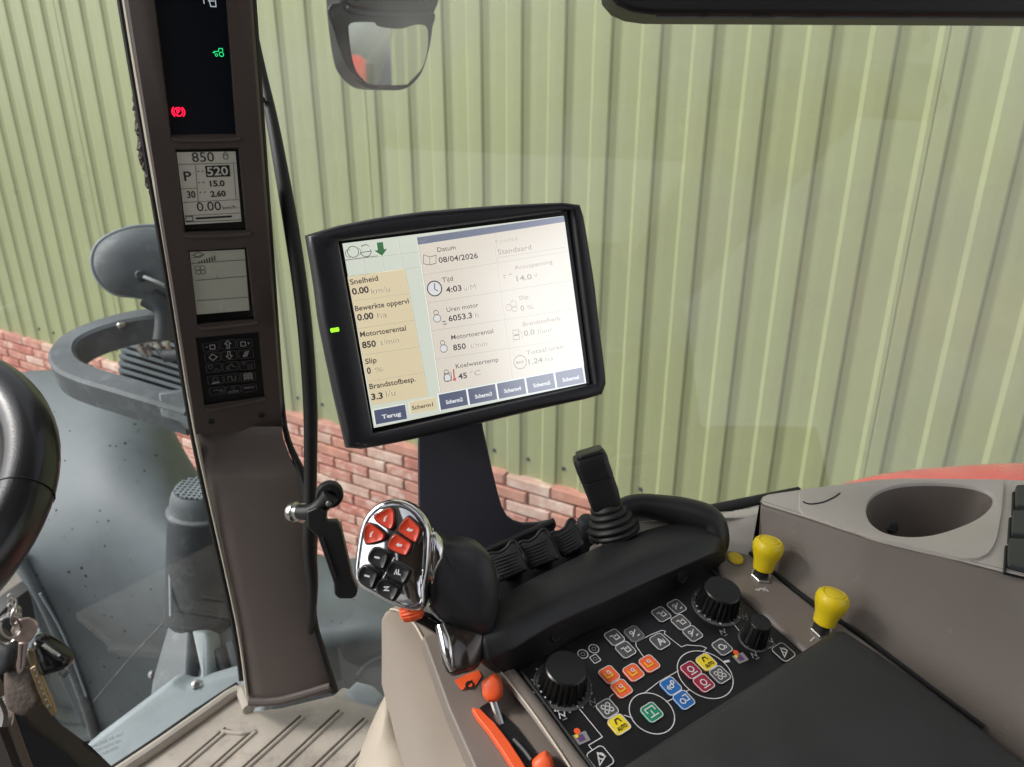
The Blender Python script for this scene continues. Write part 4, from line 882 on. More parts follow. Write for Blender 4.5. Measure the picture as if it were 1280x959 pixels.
# padded hand rest: a ridge behind the keys that curls round the mini joystick
def crow(pts): return [Vector(p) for p in catmull([tuple(C(*q)) for q in pts], 5)]
def down(row, k, back=0.0): return [p - kn * k + KF.v * back for p in row]
Rb = [(606, 770, .030), (626, 750, .030), (662, 727, .030), (703, 707, .030), (745, 687, .031), (790, 670, .031), (830, 658, .031), (868, 652, .030), (891, 654, .028), (903, 664, .022)]
Rc = [(606, 795, .034), (630, 780, .038), (672, 756, .039), (715, 735, .039), (760, 714, .039), (805, 695, .039), (845, 680, .038), (880, 670, .036), (898, 672, .032), (907, 677, .024)]
Rl = [(612, 824, .022), (640, 808, .029), (680, 784, .030), (715, 767, .030), (760, 748, .030), (805, 727, .030), (845, 709, .030), (885, 692, .029), (898, 688, .026), (906, 689, .018)]
Rl2 = [(614, 828, .018), (643, 812, .026), (682, 788, .027), (717, 771, .027), (761, 752, .027), (806, 731, .027), (846, 713, .027), (887, 695, .026), (899, 691, .023), (907, 692, .015)]
Rf = [(640, 850, -.004), (655, 841, -.004), (690, 820, -.004), (722, 800, -.004), (768, 779, -.004), (812, 757, -.004), (850, 738, -.004), (890, 716, -.004), (900, 713, -.004), (907, 708, -.004)]
rb = crow(Rb)
rc_, rl_, rl2_, rf_ = crow(Rc), crow(Rl), crow(Rl2), crow(Rf)
vtop = []
for k in range(len(rb)):
    vtop.append([Vector(p) for p in catmull([tuple(down(rb, .006, .003)[k]), tuple(rb[k]), tuple(rc_[k]), tuple(rl_[k])], 5)][1:])
rows = [down(rb, .05, .004)] + [[vtop[k][i] for k in range(len(rb))] for i in range(len(vtop[0]))] + [[a.lerp(b, .5) + (KF.v * -.0004 + kn * .0006) for a, b in zip(rl_, rl2_)], rl2_, [a.lerp(b, .08) for a, b in zip(rl2_, rf_)], [a.lerp(b, .5) + KF.v * .001 for a, b in zip(rl2_, rf_)], rf_]
m = MB(); m.grid(rows); hr = obj('hand_rest', m, 'black_soft', ac, angle=50)
rows = [[p.copy() for p in r] for r in rows]
m = MB(); e = [r[0] for r in rows]; cpt = sum(e, Vector()) / len(e) - KF.u * .012 - kn * .01
m.grid([e, [p + (cpt - p) * .5 - KF.u * .006 for p in e], [cpt] * len(e)]); obj('rest_end', m, 'black_soft', ac, angle=80, sub=1)
for (x, y) in ((693, 790), (850, 719)):
    L_ = C(x - 1, y - 13, .026); F_ = C(x + 3, y + 26, -.004); c = L_.lerp(F_, .36); m = MB(); hn = KF.u.cross(L_ - F_).normalized(); hn = hn if hn.dot(CAM - c) > 0 else -hn
    m.lathe(c, hn, [(0.0070, -.006), (0.0070, .0024), (0.0060, .0030), (0.0054, .0022), (0.0002, .0020)], seg=18, sx=1.0); obj('socket', m, 'black_deep', ac)
# raised arm of the rest that loops round the mini joystick
loop = [(893, 690, .010), (893, 672, .020), (884, 652, .030), (855, 641, .034), (825, 635, .036), (798, 632, .036), (778, 636, .034), (764, 647, .028)]
m = MB(); m.tube([C(*q) for q in loop], [.012, .015, .0165, .0155, .0135, .012, .0105, .008], smooth=6, seg=18, upv=kn, flat=1.15); obj('rest_loop', m, 'black_soft', ac)
m = MB(); pl_ = [C(x, y, .008) for x, y in ((735, 700), (690, 720), (600, 770), (590, 745), (640, 705), (700, 665), (760, 640), (800, 630), (860, 640), (890, 655), (880, 675), (800, 690))]; m.prism(pl_, -kn * .04); obj('lever_deck', m, 'black_deep', ac, bevel=.002)
m = MB(); pl_ = [C(x, y, .020) for x, y in ((735, 700), (738, 682), (760, 664), (800, 650), (838, 648), (850, 655), (836, 668), (780, 690))]; m.prism(pl_, -kn * .03); obj('joystick_deck', m, 'taupe', ac, bevel=.003)
m = MB(); m.tube([C(738, 690, .0215), C(755, 680, .0225), C(775, 682, .022), C(790, 688, .0215)], .0018, smooth=4, seg=8); obj('deck_bead', m, 'beige_pale', ac)
m = MB(); m.lathe(C(733, 657, .016), kn, [(0.010, -.01), (0.0105, .004), (0.008, .009), (0.0, .011)], seg=18); obj('deck_button', m, 'slate_key', ac)

# keys
zk = lambda x, y: KF.uv(640 + x / 3.368, 700 + y / 3.368)
keys = [(430, 330, 'g'), (513, 315, 'c'), (477, 382, 'g'), (621, 347, 'g'), (627, 233, 'g'), (692, 201, 'g'), (709, 266, 'g'), (759, 314, 'g'), (408, 487, 'o'), (510, 477, 'o'), (577, 440, 'o'), (460, 545, 'o'),
        (400, 630, 'g'), (450, 696, 'y'), (587, 645, 'n'), (667, 535, 'b'), (722, 593, 'b'), (752, 467, 'r'), (817, 433, 'y'), (806, 522, 'r'), (874, 487, 'g'), (883, 371, 'g'), (1141, 392, 'k'), (370, 840, 'k')]
names = {'g': 'grey_key', 'c': 'grey_key', 'o': 'orange_key', 'y': 'yellow_key', 'n': 'green_key', 'b': 'blue_key', 'r': 'crimson_key', 'k': 'panel'}
kl = {'o': 'orange key', 'y': 'yellow key', 'n': 'green key inside a ring', 'b': 'blue key', 'r': 'crimson key'}
ksz = .0074
pr = Print(KF, .00185); KK = 1 / 3.368 / 925 * .63
def kS(c, s_): return lambda a, b: (c[0] + a * s_, c[1] + b * s_)
for i, (x, y, t) in enumerate(keys):
    c = zk(x, y); s_ = ksz * (1.12 if t == 'k' else 1.0)
    m = MB(); m.prism([KF.w(a, b, -.001) for a, b in rrect(c[0], c[1], s_, s_, s_ * .42, 4)], kn * .0024)
    obj('key', m, names[t], ac, bevel=.0006, seg=2, label=kl.get(t))
    oc = 'print_grey' if t in 'gck' else 'white'
    if t == 'c': oc = 'crimson_key'
    pr.line(rrect(c[0], c[1], s_ * .97, s_ * .97, s_ * .40, 4), .0007, 'white' if t not in 'c' else 'print_grey', True, -.0003)
    S = kS(c, s_); w_ = s_ * .14; ink = 'white' if t not in 'yo' else ('print_black' if t == 'y' else 'yellow')
    if t == 'o': ink = 'white'
    kk = i % 8
    if i == 3: pr.text('A', S(-.45, -.5), s_ * .9, ink, bold=.02); pr.line([S(.5, -.5), S(.5, .1)], w_ * .7, ink)
    elif i in (13, 18): pr.text('AUTO', S(-.65, -.65), s_ * .42, ink, width=s_ * 1.3, bold=.04); pr.line([S(-.3, .1), S(-.1, .6), S(.3, .6), S(.4, .1)], w_, ink)
    elif i == 12 or i == 20: [pr.circ(S(.32 * a, .32 * b), s_ * .24, w_ * .8, ink, 10) for a in (-1, 1) for b in (-1, 1)]
    elif i == 15: pr.line([S(-.65, -.1), S(-.35, .15), S(-.35, -.35), S(-.65, -.1)], w_, ink); pr.circ(S(.05, -.1), s_ * .22, w_, ink, 10); pr.circ(S(.45, .25), s_ * .2, w_, ink, 10)
    elif i == 16: pr.circ(S(-.25, -.1), s_ * .3, w_, ink, 10); pr.line([S(.1, .4), S(.6, .4), S(.6, -.3), S(.1, -.3)], w_, ink)
    elif i == 14: pr.line([S(-.6, -.5), S(.6, -.5)], w_, ink); pr.line([S(0, -.5), S(0, .2)], w_, ink); pr.line([S(-.55, 0), S(-.55, .55), S(.55, .55), S(.55, 0)], w_, ink)
    elif i in (17, 19): pr.circ(S(0, .05), s_ * .36, w_, ink, 12); pr.line([S(-.5, -.55), S(.5, -.55)], w_, ink)
    elif i == 21: pr.circ(S(-.1, 0), s_ * .36, w_, ink, 12); pr.circ(S(.35, -.2), s_ * .16, w_ * .8, ink, 8)
    elif i in (22, 23): pr.line([S(-.5, -.5), S(.1, .5), S(.5, -.1)], w_, ink, True); pr.circ(S(.2, .1), s_ * .3, w_ * .7, ink, 10)
    elif i in (8, 9, 10, 11): pr.line([S(-.5, .4), S(-.5, -.3), S(.3, -.3), S(.3, .1)], w_ * .9, 'yellow_key'); pr.circ(S(.1, .25), s_ * .2, w_ * .8, 'white', 8)
    elif kk % 2: pr.line([S(-.5, -.3), S(.5, .4)], w_, ink); pr.circ(S(-.25, .25), s_ * .2, w_ * .8, ink, 8); pr.line([S(.1, -.5), S(.5, -.4)], w_, ink)
    else: pr.line([S(-.5, .3), S(-.1, .3), S(-.1, -.4), S(.5, -.4), S(.5, .3)], w_, ink); pr.disc(S(.2, .1), s_ * .13, ink, 8)
pr.h = .0006
# rings and lines printed on the panel
def ring(cx_, cy_, rad): pr.circ(zk(cx_, cy_), rad, .0008, 'white', 40)
c1_, c2_ = zk(588, 646), zk(812, 482)
r1_ = .5 * math.dist(zk(493, 640), zk(683, 660)); r2_ = .5 * math.dist(zk(695, 450), zk(930, 520))
pr.circ(c1_, r1_, .0008, 'white', 44); pr.circ(c2_, r2_, .0008, 'white', 48)
PL = lambda pts, w=.0007, m_='white': pr.line([zk(*p) for p in pts], w, m_)
PL([(553, 565), (620, 513), (701, 468)]); PL([(648, 600), (697, 577), (745, 548)]); PL([(470, 655), (508, 668)])
PL([(412, 598), (410, 580), (426, 566)]); PL([(555, 412), (522, 365), (520, 350), (585, 316), (630, 298), (645, 302), (640, 312), (712, 368), (735, 360), (795, 364), (818, 372), (803, 388)])
PL([(890, 432), (915, 426)], .0022); PL([(272, 615), (380, 747), (322, 782), (345, 812)]); PL([(928, 265), (955, 300)]); PL([(1058, 386), (1090, 368), (1105, 368)])
# three linked round symbols
for (x, y) in ((298, 398), (344, 376)): pr.circ(zk(x, y), 22 * KK, 4 * KK, 'white', 14); pr.circ(zk(x, y), 9 * KK, 3 * KK, 'print_grey', 8)
c = zk(350, 418); pr.line(rrect(c[0], c[1], 18 * KK, 18 * KK, 6 * KK, 2), 4 * KK, 'white', True); pr.circ(c, 8 * KK, 3 * KK, 'print_grey', 8)
# small painted symbols and knob dots
for (x, y) in ((288, 748), (958, 412)):
    c = zk(x, y); s_ = .0075; S = kS(c, s_); pr.poly([S(-.8, -.6), S(.7, -.8), S(.9, .3), S(-.7, .6)], 'print_grey'); pr.poly([S(-.4, -.4), S(.3, -.5), S(.4, .2), S(-.4, .3)], 'print_purple', .0002)
    pr.disc(S(.1, .7), s_ * .35, 'orange', 10, .0003); pr.disc(S(-.3, .3), s_ * .22, 'yellow_key', 8, .0003)
for (kx_, ky_, rr_, a0, a1, n_) in ((208, 522, .0245, 110, 330, 9), (862, 185, .022, 110, 320, 8)):
    c = zk(kx_, ky_ + 8)
    for i in range(n_):
        a = RAD(a0 + (a1 - a0) * i / (n_ - 1)); pr.disc((c[0] + rr_ * math.cos(a), c[1] + rr_ * math.sin(a)), .0010, 'white' if i % 2 == 0 else 'print_grey', 8)
for (x, y, b) in ((212, 655, 'N'), (340, 600, 'S'), (888, 305, 'n'), (980, 240, 'm'), (1088, 345, '>'), (1020, 402, 'o')):
    c = zk(x, y); S = kS(c, .0045); pr.line([S(-.8, -.4), S(-.3, .6), S(.2, -.4), S(.8, .5)], .0009, 'white' if x in (212, 1088) else 'print_grey'); pr.line([S(-.6, -.8), S(.4, -.9)], .0008, 'print_grey')
PL([(330, 562), (336, 566)], .0025); PL([(192, 634), (196, 640)], .0018)
pr.build('panel_print', ac)
# ribbed knobs
def knob(px_, py_, r, h, n, label, skirt=True):
    base = C(px_, py_); m = MB(); SG_ = 96
    fn = lambda k, hh: 1.0 - (.07 if (k * n // SG_ != ((k + 2) * n // SG_)) and hh > .001 and hh < h * .93 else 0)
    m.lathe(base, kn, [(r * 1.02, 0), (r * 1.0, .0012), (r * .97, .003), (r * .92, h * .5), (r * .86, h * .86), (r * .83, h * .955), (r * .77, h), (r * .5, h * .985), (r * .02, h * .975)], seg=SG_, fn=fn); o = obj('knob', m, 'knob_black', ac, angle=28, label=label)
    m = MB(); m.lathe(base, kn, [(r * 1.18, 0), (r * 1.18, .0009), (r * 1.12, .0013), (r * 1.10, .0005)], seg=48); obj('knob_ring', m, 'grey_key', o)
    return o
knob(703, 857, .0205, .023, 24, 'large ribbed knob at the left end of the keys'); knob(896, 758, .0205, .023, 24, 'large ribbed knob at the right end of the keys'); knob(942, 800, .0118, .024, 14, 'narrow ribbed knob')

# side rail with the pull knobs
m = MB(); o_ = [(903, 722), (897, 704), (900, 692), (911, 686), (937, 692), (975, 724), (1020, 760), (1075, 795), (1160, 860), (1240, 925), (1300, 990), (1240, 1010), (1003, 810)]
m.prism([C(x, y, .004) for x, y in o_], -kn * .05); obj('side_rail', m, 'rail', ac, bevel=.004, seg=4)
pr = Print(KF, .0046); c = KF.uv(951, 741); S = kS(c, .006)
pr.line([S(-1.1, .5), S(-.5, .2), S(-.1, .3), S(.3, -.3), S(.8, -.5)], .0016, 'white'); pr.line([S(-.7, .6), S(-.7, 0)], .0012, 'white'); pr.line([S(.2, .2), S(.6, -.9)], .0014, 'white'); pr.line([S(-.1, -.4), S(.9, .1)], .0010, 'white')
c = KF.uv(1015, 803); S = kS(c, .005); pr.line([S(-1, 0), S(.6, .2)], .0014, 'white'); pr.build('rail_print', ac)
# small yellow button
yb = thing('round_button', C(919, 698, .004), 'small flat yellow button at the front end of the side rail', 'button')
m = MB(); m.lathe(C(919, 699, .004), kn, [(0.0080, -.002), (0.0082, .0015), (0.0072, .0028), (0.0, .0030)], seg=26); obj('cap', m, 'yellow', yb)
m = MB(); m.lathe(C(919, 699, .004), kn, [(0.0092, -.002), (0.0094, .0008), (0.0086, .0010)], seg=26); obj('surround', m, 'rail', yb)
def pull(px_, py_, tx, ty, s_, label):
    b = C(px_, py_, .004); t = thing('pull_knob', b, label, 'knob', 'yellow pull knobs on the side rail')
    # axis leans a little; find its direction from the top centre at a height above the rail
    H_ = .038 * s_; top_ = C(tx, ty, .004 + H_); ax_ = (top_ - b).normalized(); L_ = (top_ - b).length
    m = MB(); m.lathe(b, kn, [(.0105, -.002), (.0105, .0022), (.0095, .003), (.008, .003)], seg=6); obj('hex_nut', m, 'steel', t, smooth=False)
    m = MB(); m.lathe(b, ax_, [(.0068, 0), (.0066, L_ * .12), (.0066, L_ * .3)], seg=20); obj('collar', m, 'rubber', t)
    m = MB(); f = s_; m.lathe(b + ax_ * L_ * .22, ax_, [(.0085 * f, 0), (.0098 * f, .001), (.0102 * f, .005 * f), (.0108 * f, .010 * f), (.0126 * f, .0155 * f), (.0144 * f, .0210 * f), (.0148 * f, .0255 * f), (.0138 * f, .0295 * f), (.0116 * f, .0318 * f), (.0100 * f, .0322 * f), (.0092 * f, .0312 * f), (.0088 * f, .0322 * f), (.005 * f, .0336 * f), (.0002, .034 * f)], seg=36); obj('cap', m, 'yellow', t)
pull(951, 721, 962, 677, 1.0, 'first yellow pull knob, nearest the small flat yellow button')
pull(1026, 789, 1043, 743, 1.0, 'second yellow pull knob, against the corner of the leather pad')

# leather armrest pad
pad = thing('armrest_pad', C(1000, 900, .0), 'plain black leather armrest pad filling the lower right corner', 'armrest pad')
o_ = [(1044, 784), (1056, 784), (1100, 812), (1160, 855), (1225, 905), (1300, 965), (1420, 1080), (1100, 1200), (650, 1050), (768, 962), (850, 909), (950, 844)]
H_ = .030; base_ = [C(x, y, H_) for x, y in o_]
q = []
ro = sm(base_, 1); cc = sum(base_, Vector()) / len(base_)
m = MB(); inn = lambda k, dz: [p + (cc - p).normalized() * k + kn * dz for p in base_]
m.grid([inn(.004, -.032), inn(-.0005, -.028), inn(0, -.010), inn(.0015, -.004), inn(.005, -.0008), inn(.012, .0008), [cc + (p - cc) * .6 + kn * .003 for p in base_], [cc + (p - cc) * .2 + kn * .004 for p in base_]], True, True); obj('cushion', m, 'leather', pad, angle=80, bevel=0)

# ================================================================== PADDLE LEVERS
def paddle(pts, h, label, tipx):
    c0_ = sum([Vector(p) for p in pts], Vector((0, 0))) / len(pts); dd = (C(c0_.x, c0_.y, h) - CAM).dot(FW)
    o0 = P(c0_.x, c0_.y, dd); n_ = (Vector((.05, -.75, .65))).normalized(); fr_ = Frame(o0, KF.u, n_)
    t = thing('finger_lever', C(c0_.x, c0_.y + 20, 0), label, 'lever', 'black finger levers in front of the monitor stand')
    ol_ = sm([fr_.px(x, y) for x, y in pts], 3); m = MB(); m.pillow(ol_, fr_.n, .010, dome=.12, rings=3); obj('paddle', m, 'black', t, angle=50)
    L0 = Vector(pts[0]) + Vector((1, 5)); R0 = Vector(pts[6]); L1_ = Vector(pts[-2]); R1 = Vector(pts[-4])
    for k in range(6):
        f = .14 + .13 * k; a = L0.lerp(L1_, f); b = R0.lerp(R1, f); a2 = a.lerp(b, .10); b2 = a.lerp(b, .90)
        m = MB(); m.tube([fr_.px(a2.x, a2.y, .0004), fr_.px((a2.x + b2.x) / 2, (a2.y + b2.y) / 2, .0014), fr_.px(b2.x, b2.y, .0004)], .0009, seg=8); obj('rib', m, 'black', t)
    m = MB(); m.tube([fr_.px(x, y + .8, .0002) for x, y in pts[0:7]], .0015, seg=10, smooth=3); obj('top_edge', m, 'rubber', t)
    m = MB(); m.box(C(c0_.x + 4, c0_.y + 22, .006), KF.u * .010, KF.v * .004, kn * .012); obj('stem', m, 'black_deep', t, bevel=.001)
paddle([(610, 692), (615, 690.5), (624, 690), (633, 684), (638, 677), (644, 676), (650, 684), (655, 698), (660, 712), (651, 716), (637, 722), (624, 727), (618, 712)], .034, 'finger lever nearest the chrome joystick, first of three', 0)
paddle([(648, 679), (653, 676), (661, 676), (670, 670), (675, 663), (682, 661), (688, 669), (694, 684), (700, 698), (690, 702), (676, 707), (663, 712), (655, 696)], .036, 'finger lever in the middle, second of three', 0)
paddle([(687, 667), (692, 664.5), (698, 664), (706, 659), (710, 651), (715, 648), (720, 653), (725, 665), (731, 679), (725, 686), (715, 691), (704, 696), (695, 681)], .038, 'finger lever nearest the rubber bellows, third of three', 0)

# ================================================================== MINI JOYSTICK
mj = thing('mini_joystick', C(768, 668, .02), 'small black joystick with rubber bellows behind the hand rest', 'joystick')
jb = C(768, 667, .021); jt_d = (jb - CAM).dot(FW) - .012; jt = P(738, 566, jt_d); jx = (jt - jb).normalized(); JL = (jt - jb).length
prof = [(.0262, 0)]
for i, r in enumerate((.0268, .0262, .0232, .0196, .0168)):
    h0 = .001 + i * .0062; prof += [(r * .93, h0), (r, h0 + .0022), (r * .99, h0 + .0038), (r * .86, h0 + .0056)]
prof += [(.0125, .033), (.012, .036)]
m = MB(); m.lathe(jb, jx, prof, seg=36); obj('bellows', m, 'rubber', mj, angle=80)
JF = Frame(jb, RT, jx); rows = []
for (h, a, b, off) in ((.030, .0135, .0125, 0), (.034, .0150, .0135, 0), (.046, .0158, .0140, 0), (.060, .0160, .0142, -.001), (.0605, .0154, .0136, -.001), (.0615, .0154, .0136, -.001), (.062, .0163, .0145, -.001), (JL * .86, .0166, .0148, -.002), (JL * .95, .0168, .0148, -.002), (JL * .985, .0158, .0138, -.002)):
    rows.append([JF.w(x + off, y, h) for x, y in rrect(0, 0, a, b, .006, 4)])
m = MB(); m.grid(rows, True, True); obj('handle', m, 'black', mj, angle=35)
m = MB(); m.prism([JF.w(x, y, JL * .975) for x, y in rrect(-.001, 0, .0135, .0120, .005, 4)], jx * .005); obj('end_cap', m, 'black_soft', mj, bevel=.0015)

# ================================================================== MULTIFUNCTION JOYSTICK
js = thing('chrome_joystick', C(600, 850, 0), 'chrome faced joystick with four red and four black buttons', 'joystick')
z8 = lambda x, y: (430 + x / 5.99, 610 + y / 5.99)
jn = (Vector((-.10, -.86, .50))).normalized(); QF = Frame(P(490, 692, .585), RT, jn)
fo = [(65, 600), (75, 500), (90, 400), (108, 310), (132, 240), (165, 185), (210, 140), (255, 108), (310, 88), (360, 80), (410, 85), (460, 100), (510, 126), (550, 158), (585, 200), (613, 245), (632, 300), (642, 370), (642, 450), (637, 540), (628, 620), (612, 700), (602, 780), (602, 860), (590, 905), (555, 925), (510, 930), (450, 918), (390, 898), (320, 866), (255, 832), (190, 795), (130, 760), (90, 730), (68, 690)]
fp = [QF.px(*z8(x, y)) for x, y in fo]; fc = sum(fp, Vector()) / len(fp)
def fr_ring(k, h): return [p + (fc - p).normalized() * k + jn * h for p in fp]
m = MB(); m.grid([fr_ring(.010, -.030), fr_ring(.003, -.024), fr_ring(0, -.014), fr_ring(-.0003, -.008), fr_ring(.0003, -.004), fr_ring(.0018, -.0014), fr_ring(.004, -.0004), fr_ring(.0052, -.0012), fr_ring(.0065, -.0004), fr_ring(.014, .0018), [fc + (p - fc) * .3 + jn * .004 for p in fp]], True, True)
obj('face_plate', m, 'chrome', js, angle=70)
bts = [([(240, 218), (262, 190), (345, 150), (378, 158), (392, 190), (388, 270), (370, 305), (345, 305), (262, 252)], 'red_key', 0), ([(172, 290), (195, 265), (230, 272), (310, 330), (322, 355), (300, 392), (200, 418), (172, 400), (165, 345)], 'red_key', 0),
       ([(425, 290), (480, 222), (510, 225), (572, 285), (582, 325), (560, 395), (535, 402), (430, 330)], 'red_key', 1), ([(350, 400), (385, 352), (415, 348), (505, 400), (520, 425), (490, 490), (460, 500), (350, 450)], 'red_key', 1),
       ([(200, 500), (225, 458), (255, 448), (330, 478), (348, 505), (320, 590), (290, 600), (205, 550)], 'black', 2), ([(130, 620), (160, 580), (195, 582), (262, 622), (268, 650), (235, 735), (205, 738), (130, 690)], 'black', 2),
       ([(340, 590), (370, 558), (400, 550), (495, 600), (510, 625), (470, 700), (440, 705), (345, 650)], 'black', 3), ([(262, 720), (290, 685), (325, 682), (415, 730), (425, 755), (390, 825), (355, 830), (270, 780)], 'black', 3)]
bl = ['red button, upper left', 'red button, lower left', 'red button, upper right', 'red button, lower right', 'black button, upper left', 'black button, lower left', 'black button, upper right', 'black button, lower right']
pr = Print(QF, .0112)
for (pts, mt, kind), lb in zip(bts, bl):
    q = [Vector(QF.px(*z8(x, y), .002)) for x, y in pts]; cq = sum(q, Vector()) / len(q); q = sm(q, 3)
    m = MB(); m.grid([[cq + (p - cq) * 1.12 for p in q], [cq + (p - cq) * 1.11 + jn * .0042 for p in q], [cq + (p - cq) * 1.0 + jn * .0046 for p in q]], True, True); bz2 = obj('button_seal', m, 'black_deep', js)
    m = MB(); m.grid([[cq + (p - cq) * .97 for p in q], [cq + (p - cq) * .97 + jn * .0056 for p in q], [cq + (p - cq) * .88 + jn * .0074 for p in q], [cq + (p - cq) * .72 + jn * .0066 for p in q], [cq + (p - cq) * .3 + jn * .0062 for p in q]], True, True); obj('button', m, mt, js, angle=60, label=lb)
    c = ((cq - QF.o).dot(QF.u), (cq - QF.o).dot(QF.v)); S = kS(c, .0030)
    if kind == 0: pr.poly([S(-.5, -.8), S(.1, -.8), S(.1, -.2), S(.6, .9), S(-.3, .2)], 'white')
    elif kind == 1: pr.poly([S(-.9, 0), S(-.1, .6), S(-.1, .25), S(.9, .1), S(.6, -.5), S(-.1, -.3), S(-.1, -.6)], 'white')
    elif kind == 2: pr.line([S(-.7, .2), S(.7, -.1)], .0014, 'white')
    elif lb.endswith('upper right'): pr.line([S(-.8, -.6), S(-.3, .6), S(-.1, -.6)], .0009, 'white'); pr.line([S(.3, .7), S(.3, -.6), S(.9, -.6)], .0009, 'white')
    else: pr.line([S(-.7, .6), S(.6, .7), S(-.6, -.2), S(.7, -.2)], .0010, 'white')
pr.h = .0100; pr.build('button_symbols', js)
m = MB(); a = QF.px(*z8(378, 520), .0045); b = QF.px(*z8(250, 755), .0045); m.tube([a, b], .0007, seg=6); a = QF.px(*z8(280, 600), .0045); b = QF.px(*z8(330, 690), .0045)
m.tube([a, b], .0007, seg=6); obj('divider', m, 'chrome', js)
# orange thumb wheel under the face
m = MB(); tw = P(515, 767, .590); m.lathe(tw - RT * .009, RT + UP * .25, [(.0045, 0), (.0075, .002), (.0085, .008), (.0075, .016), (.0045, .018)], seg=36, fn=lambda k, h: 1 - .07 * (k % 2)); obj('thumb_wheel', m, 'orange', js, smooth=False)
# grip
gn = Vector((.12, -.93, .35)).normalized(); RF = Frame(P(580, 735, .605), RT, gn)
go = [(541, 668), (556, 674), (575, 676), (595, 681), (611, 694), (620, 712), (624.5, 735), (624, 758), (620, 780), (615, 794), (600, 796), (580, 790), (558, 780), (543, 768), (534, 750), (530, 725), (532, 700)]
q = sm([RF.px(x, y) for x, y in go], 3); m = MB(); m.pillow(q, gn, .034, dome=.42, rings=5); obj('grip', m, 'grip', js, angle=80)
m = MB(); q = [RF.px(x, y, .002) for x, y in ((540, 664), (548, 668), (556, 680), (557, 697), (548, 715), (538, 735), (532, 700))]; m.pillow(sm(q, 3), gn, .022, dome=.5, rings=4); obj('grip_collar', m, 'chrome', js, angle=80)
m = MB(); q = [RF.px(x, y, .0005) for x, y in ((536, 756), (545, 768), (560, 779), (582, 789), (601, 794), (616, 794))]; m.tube(q, .0022, smooth=4, seg=10); obj('lower_rim', m, 'chrome', js)
m = MB(); q = [RF.px(x, y, -.004) for x, y in ((520, 770), (535, 776), (552, 786), (562, 790))]; m.tube(q, [.005, .006, .006, .004], smooth=3, seg=10); obj('under_cap', m, 'black_gloss', js)
m = MB()
rows = []
for (xl, yl, xr, yr, d_, th) in ((548, 775, 612, 782, .600, .012), (550, 790, 606, 798, .592, .014), (548, 806, 604, 812, .588, .014), (549, 828, 602, 826, .586, .014), (557, 848, 600, 838, .586, .014)):
    a = P(xl, yl, d_); b = P(xr, yr, d_ + .01); n_ = Vector((0, -1, .3)); mid = (a + b) / 2
    rows.append([a, a.lerp(b, .12) + n_ * .006, a.lerp(b, .3) + n_ * .0085, a.lerp(b, .5) + n_ * .005, a.lerp(b, .75) + n_ * .006, a.lerp(b, .95) + n_ * .002, b, b - n_ * th, mid - n_ * th * 1.3, a - n_ * th])
m.grid(rows, True, True); obj('neck', m, 'neck', js, angle=60, sub=1)
m = MB(); m.tube([P(551, 783, .585), P(556, 800, .578), P(560, 818, .573), P(566, 838, .573)], [.0045, .005, .0045, .0025], smooth=4, seg=12); obj('neck_trim', m, 'chrome', js)

# ================================================================== LEFT SHELL, SLOT AND ORANGE LEVERS
ls = thing('lever_console', C(600, 950, -.08), 'beige side shell with a curved slot beside the orange levers', 'console')
SHd = {(0): 0}
shp = [(476, 776, .70), (480, 766, .70), (488, 762, .70), (497, 763, .695), (508, 771, .69), (520, 783, .68), (536, 813, .655), (548, 833, .64), (556, 848, .63), (562, 868, .618), (566, 882, .61), (572, 888, .607), (584, 892, .60), (598, 899, .597), (615, 914, .588), (632, 934, .576), (650, 962, .562), (680, 1010, .54), (540, 1010, .545), (502, 959, .58), (494, 930, .60), (476, 857, .655)]
pts_ = [P(x, y, d) for x, y, d in shp]
bk_ = Vector((.55, .75, -.1)).normalized() * .02
m = MB(); m.prism(pts_, bk_); obj('shell', m, 'beige', ls, bevel=.0035, seg=4)
m = MB(); m.tube([P(x, y, d - .0005) for x, y, d in shp[2:17]], .0012, smooth=3, seg=8); obj('shell_edge', m, 'beige_pale', ls)
m = MB(); m.tube([P(482, 800, .682), P(505, 838, .655), P(532, 872, .63)], .0010, smooth=3, seg=6); obj('mould_line', m, 'beige', ls)
# tray and rail beside the slot
o_ = [(528, 795), (545, 790), (606, 812), (655, 868), (745, 965), (790, 1020), (620, 1020), (560, 885)]
m = MB(); m.prism([C(x, y, -.008) for x, y in o_], -kn * .02); obj('tray', m, 'rail', ls, bevel=.002)
rl = [[(600, 812, -.002), (606, 822, .002), (655, 884, .002), (700, 945, .002), (760, 1025, .002)], [(603, 812, .001), (612, 823, .003), (661, 884, .003), (707, 945, .003), (768, 1025, .003)], [(610, 810, .003), (622, 823, .0045), (668, 882, .0045), (714, 943, .0045), (776, 1025, .0045)], [(616, 806, .003), (636, 830, .004), (678, 884, .004), (722, 944, .004), (786, 1025, .004)], [(620, 806, -.01), (642, 832, -.01), (684, 884, -.01), (728, 944, -.01), (795, 1025, -.01)]]
m = MB(); m.grid([crow(r) for r in rl]); obj('slot_rail', m, 'rail', ls, angle=80, solid=.001)
m = MB(); m.tube([C(*q) for q in [(615, 826, .0042), (639, 856, .0044), (664, 888, .0044), (702, 943, .0044), (737, 998, .0044)]], .0009, smooth=3, seg=6); obj('rail_bead', m, 'beige_pale', ls)
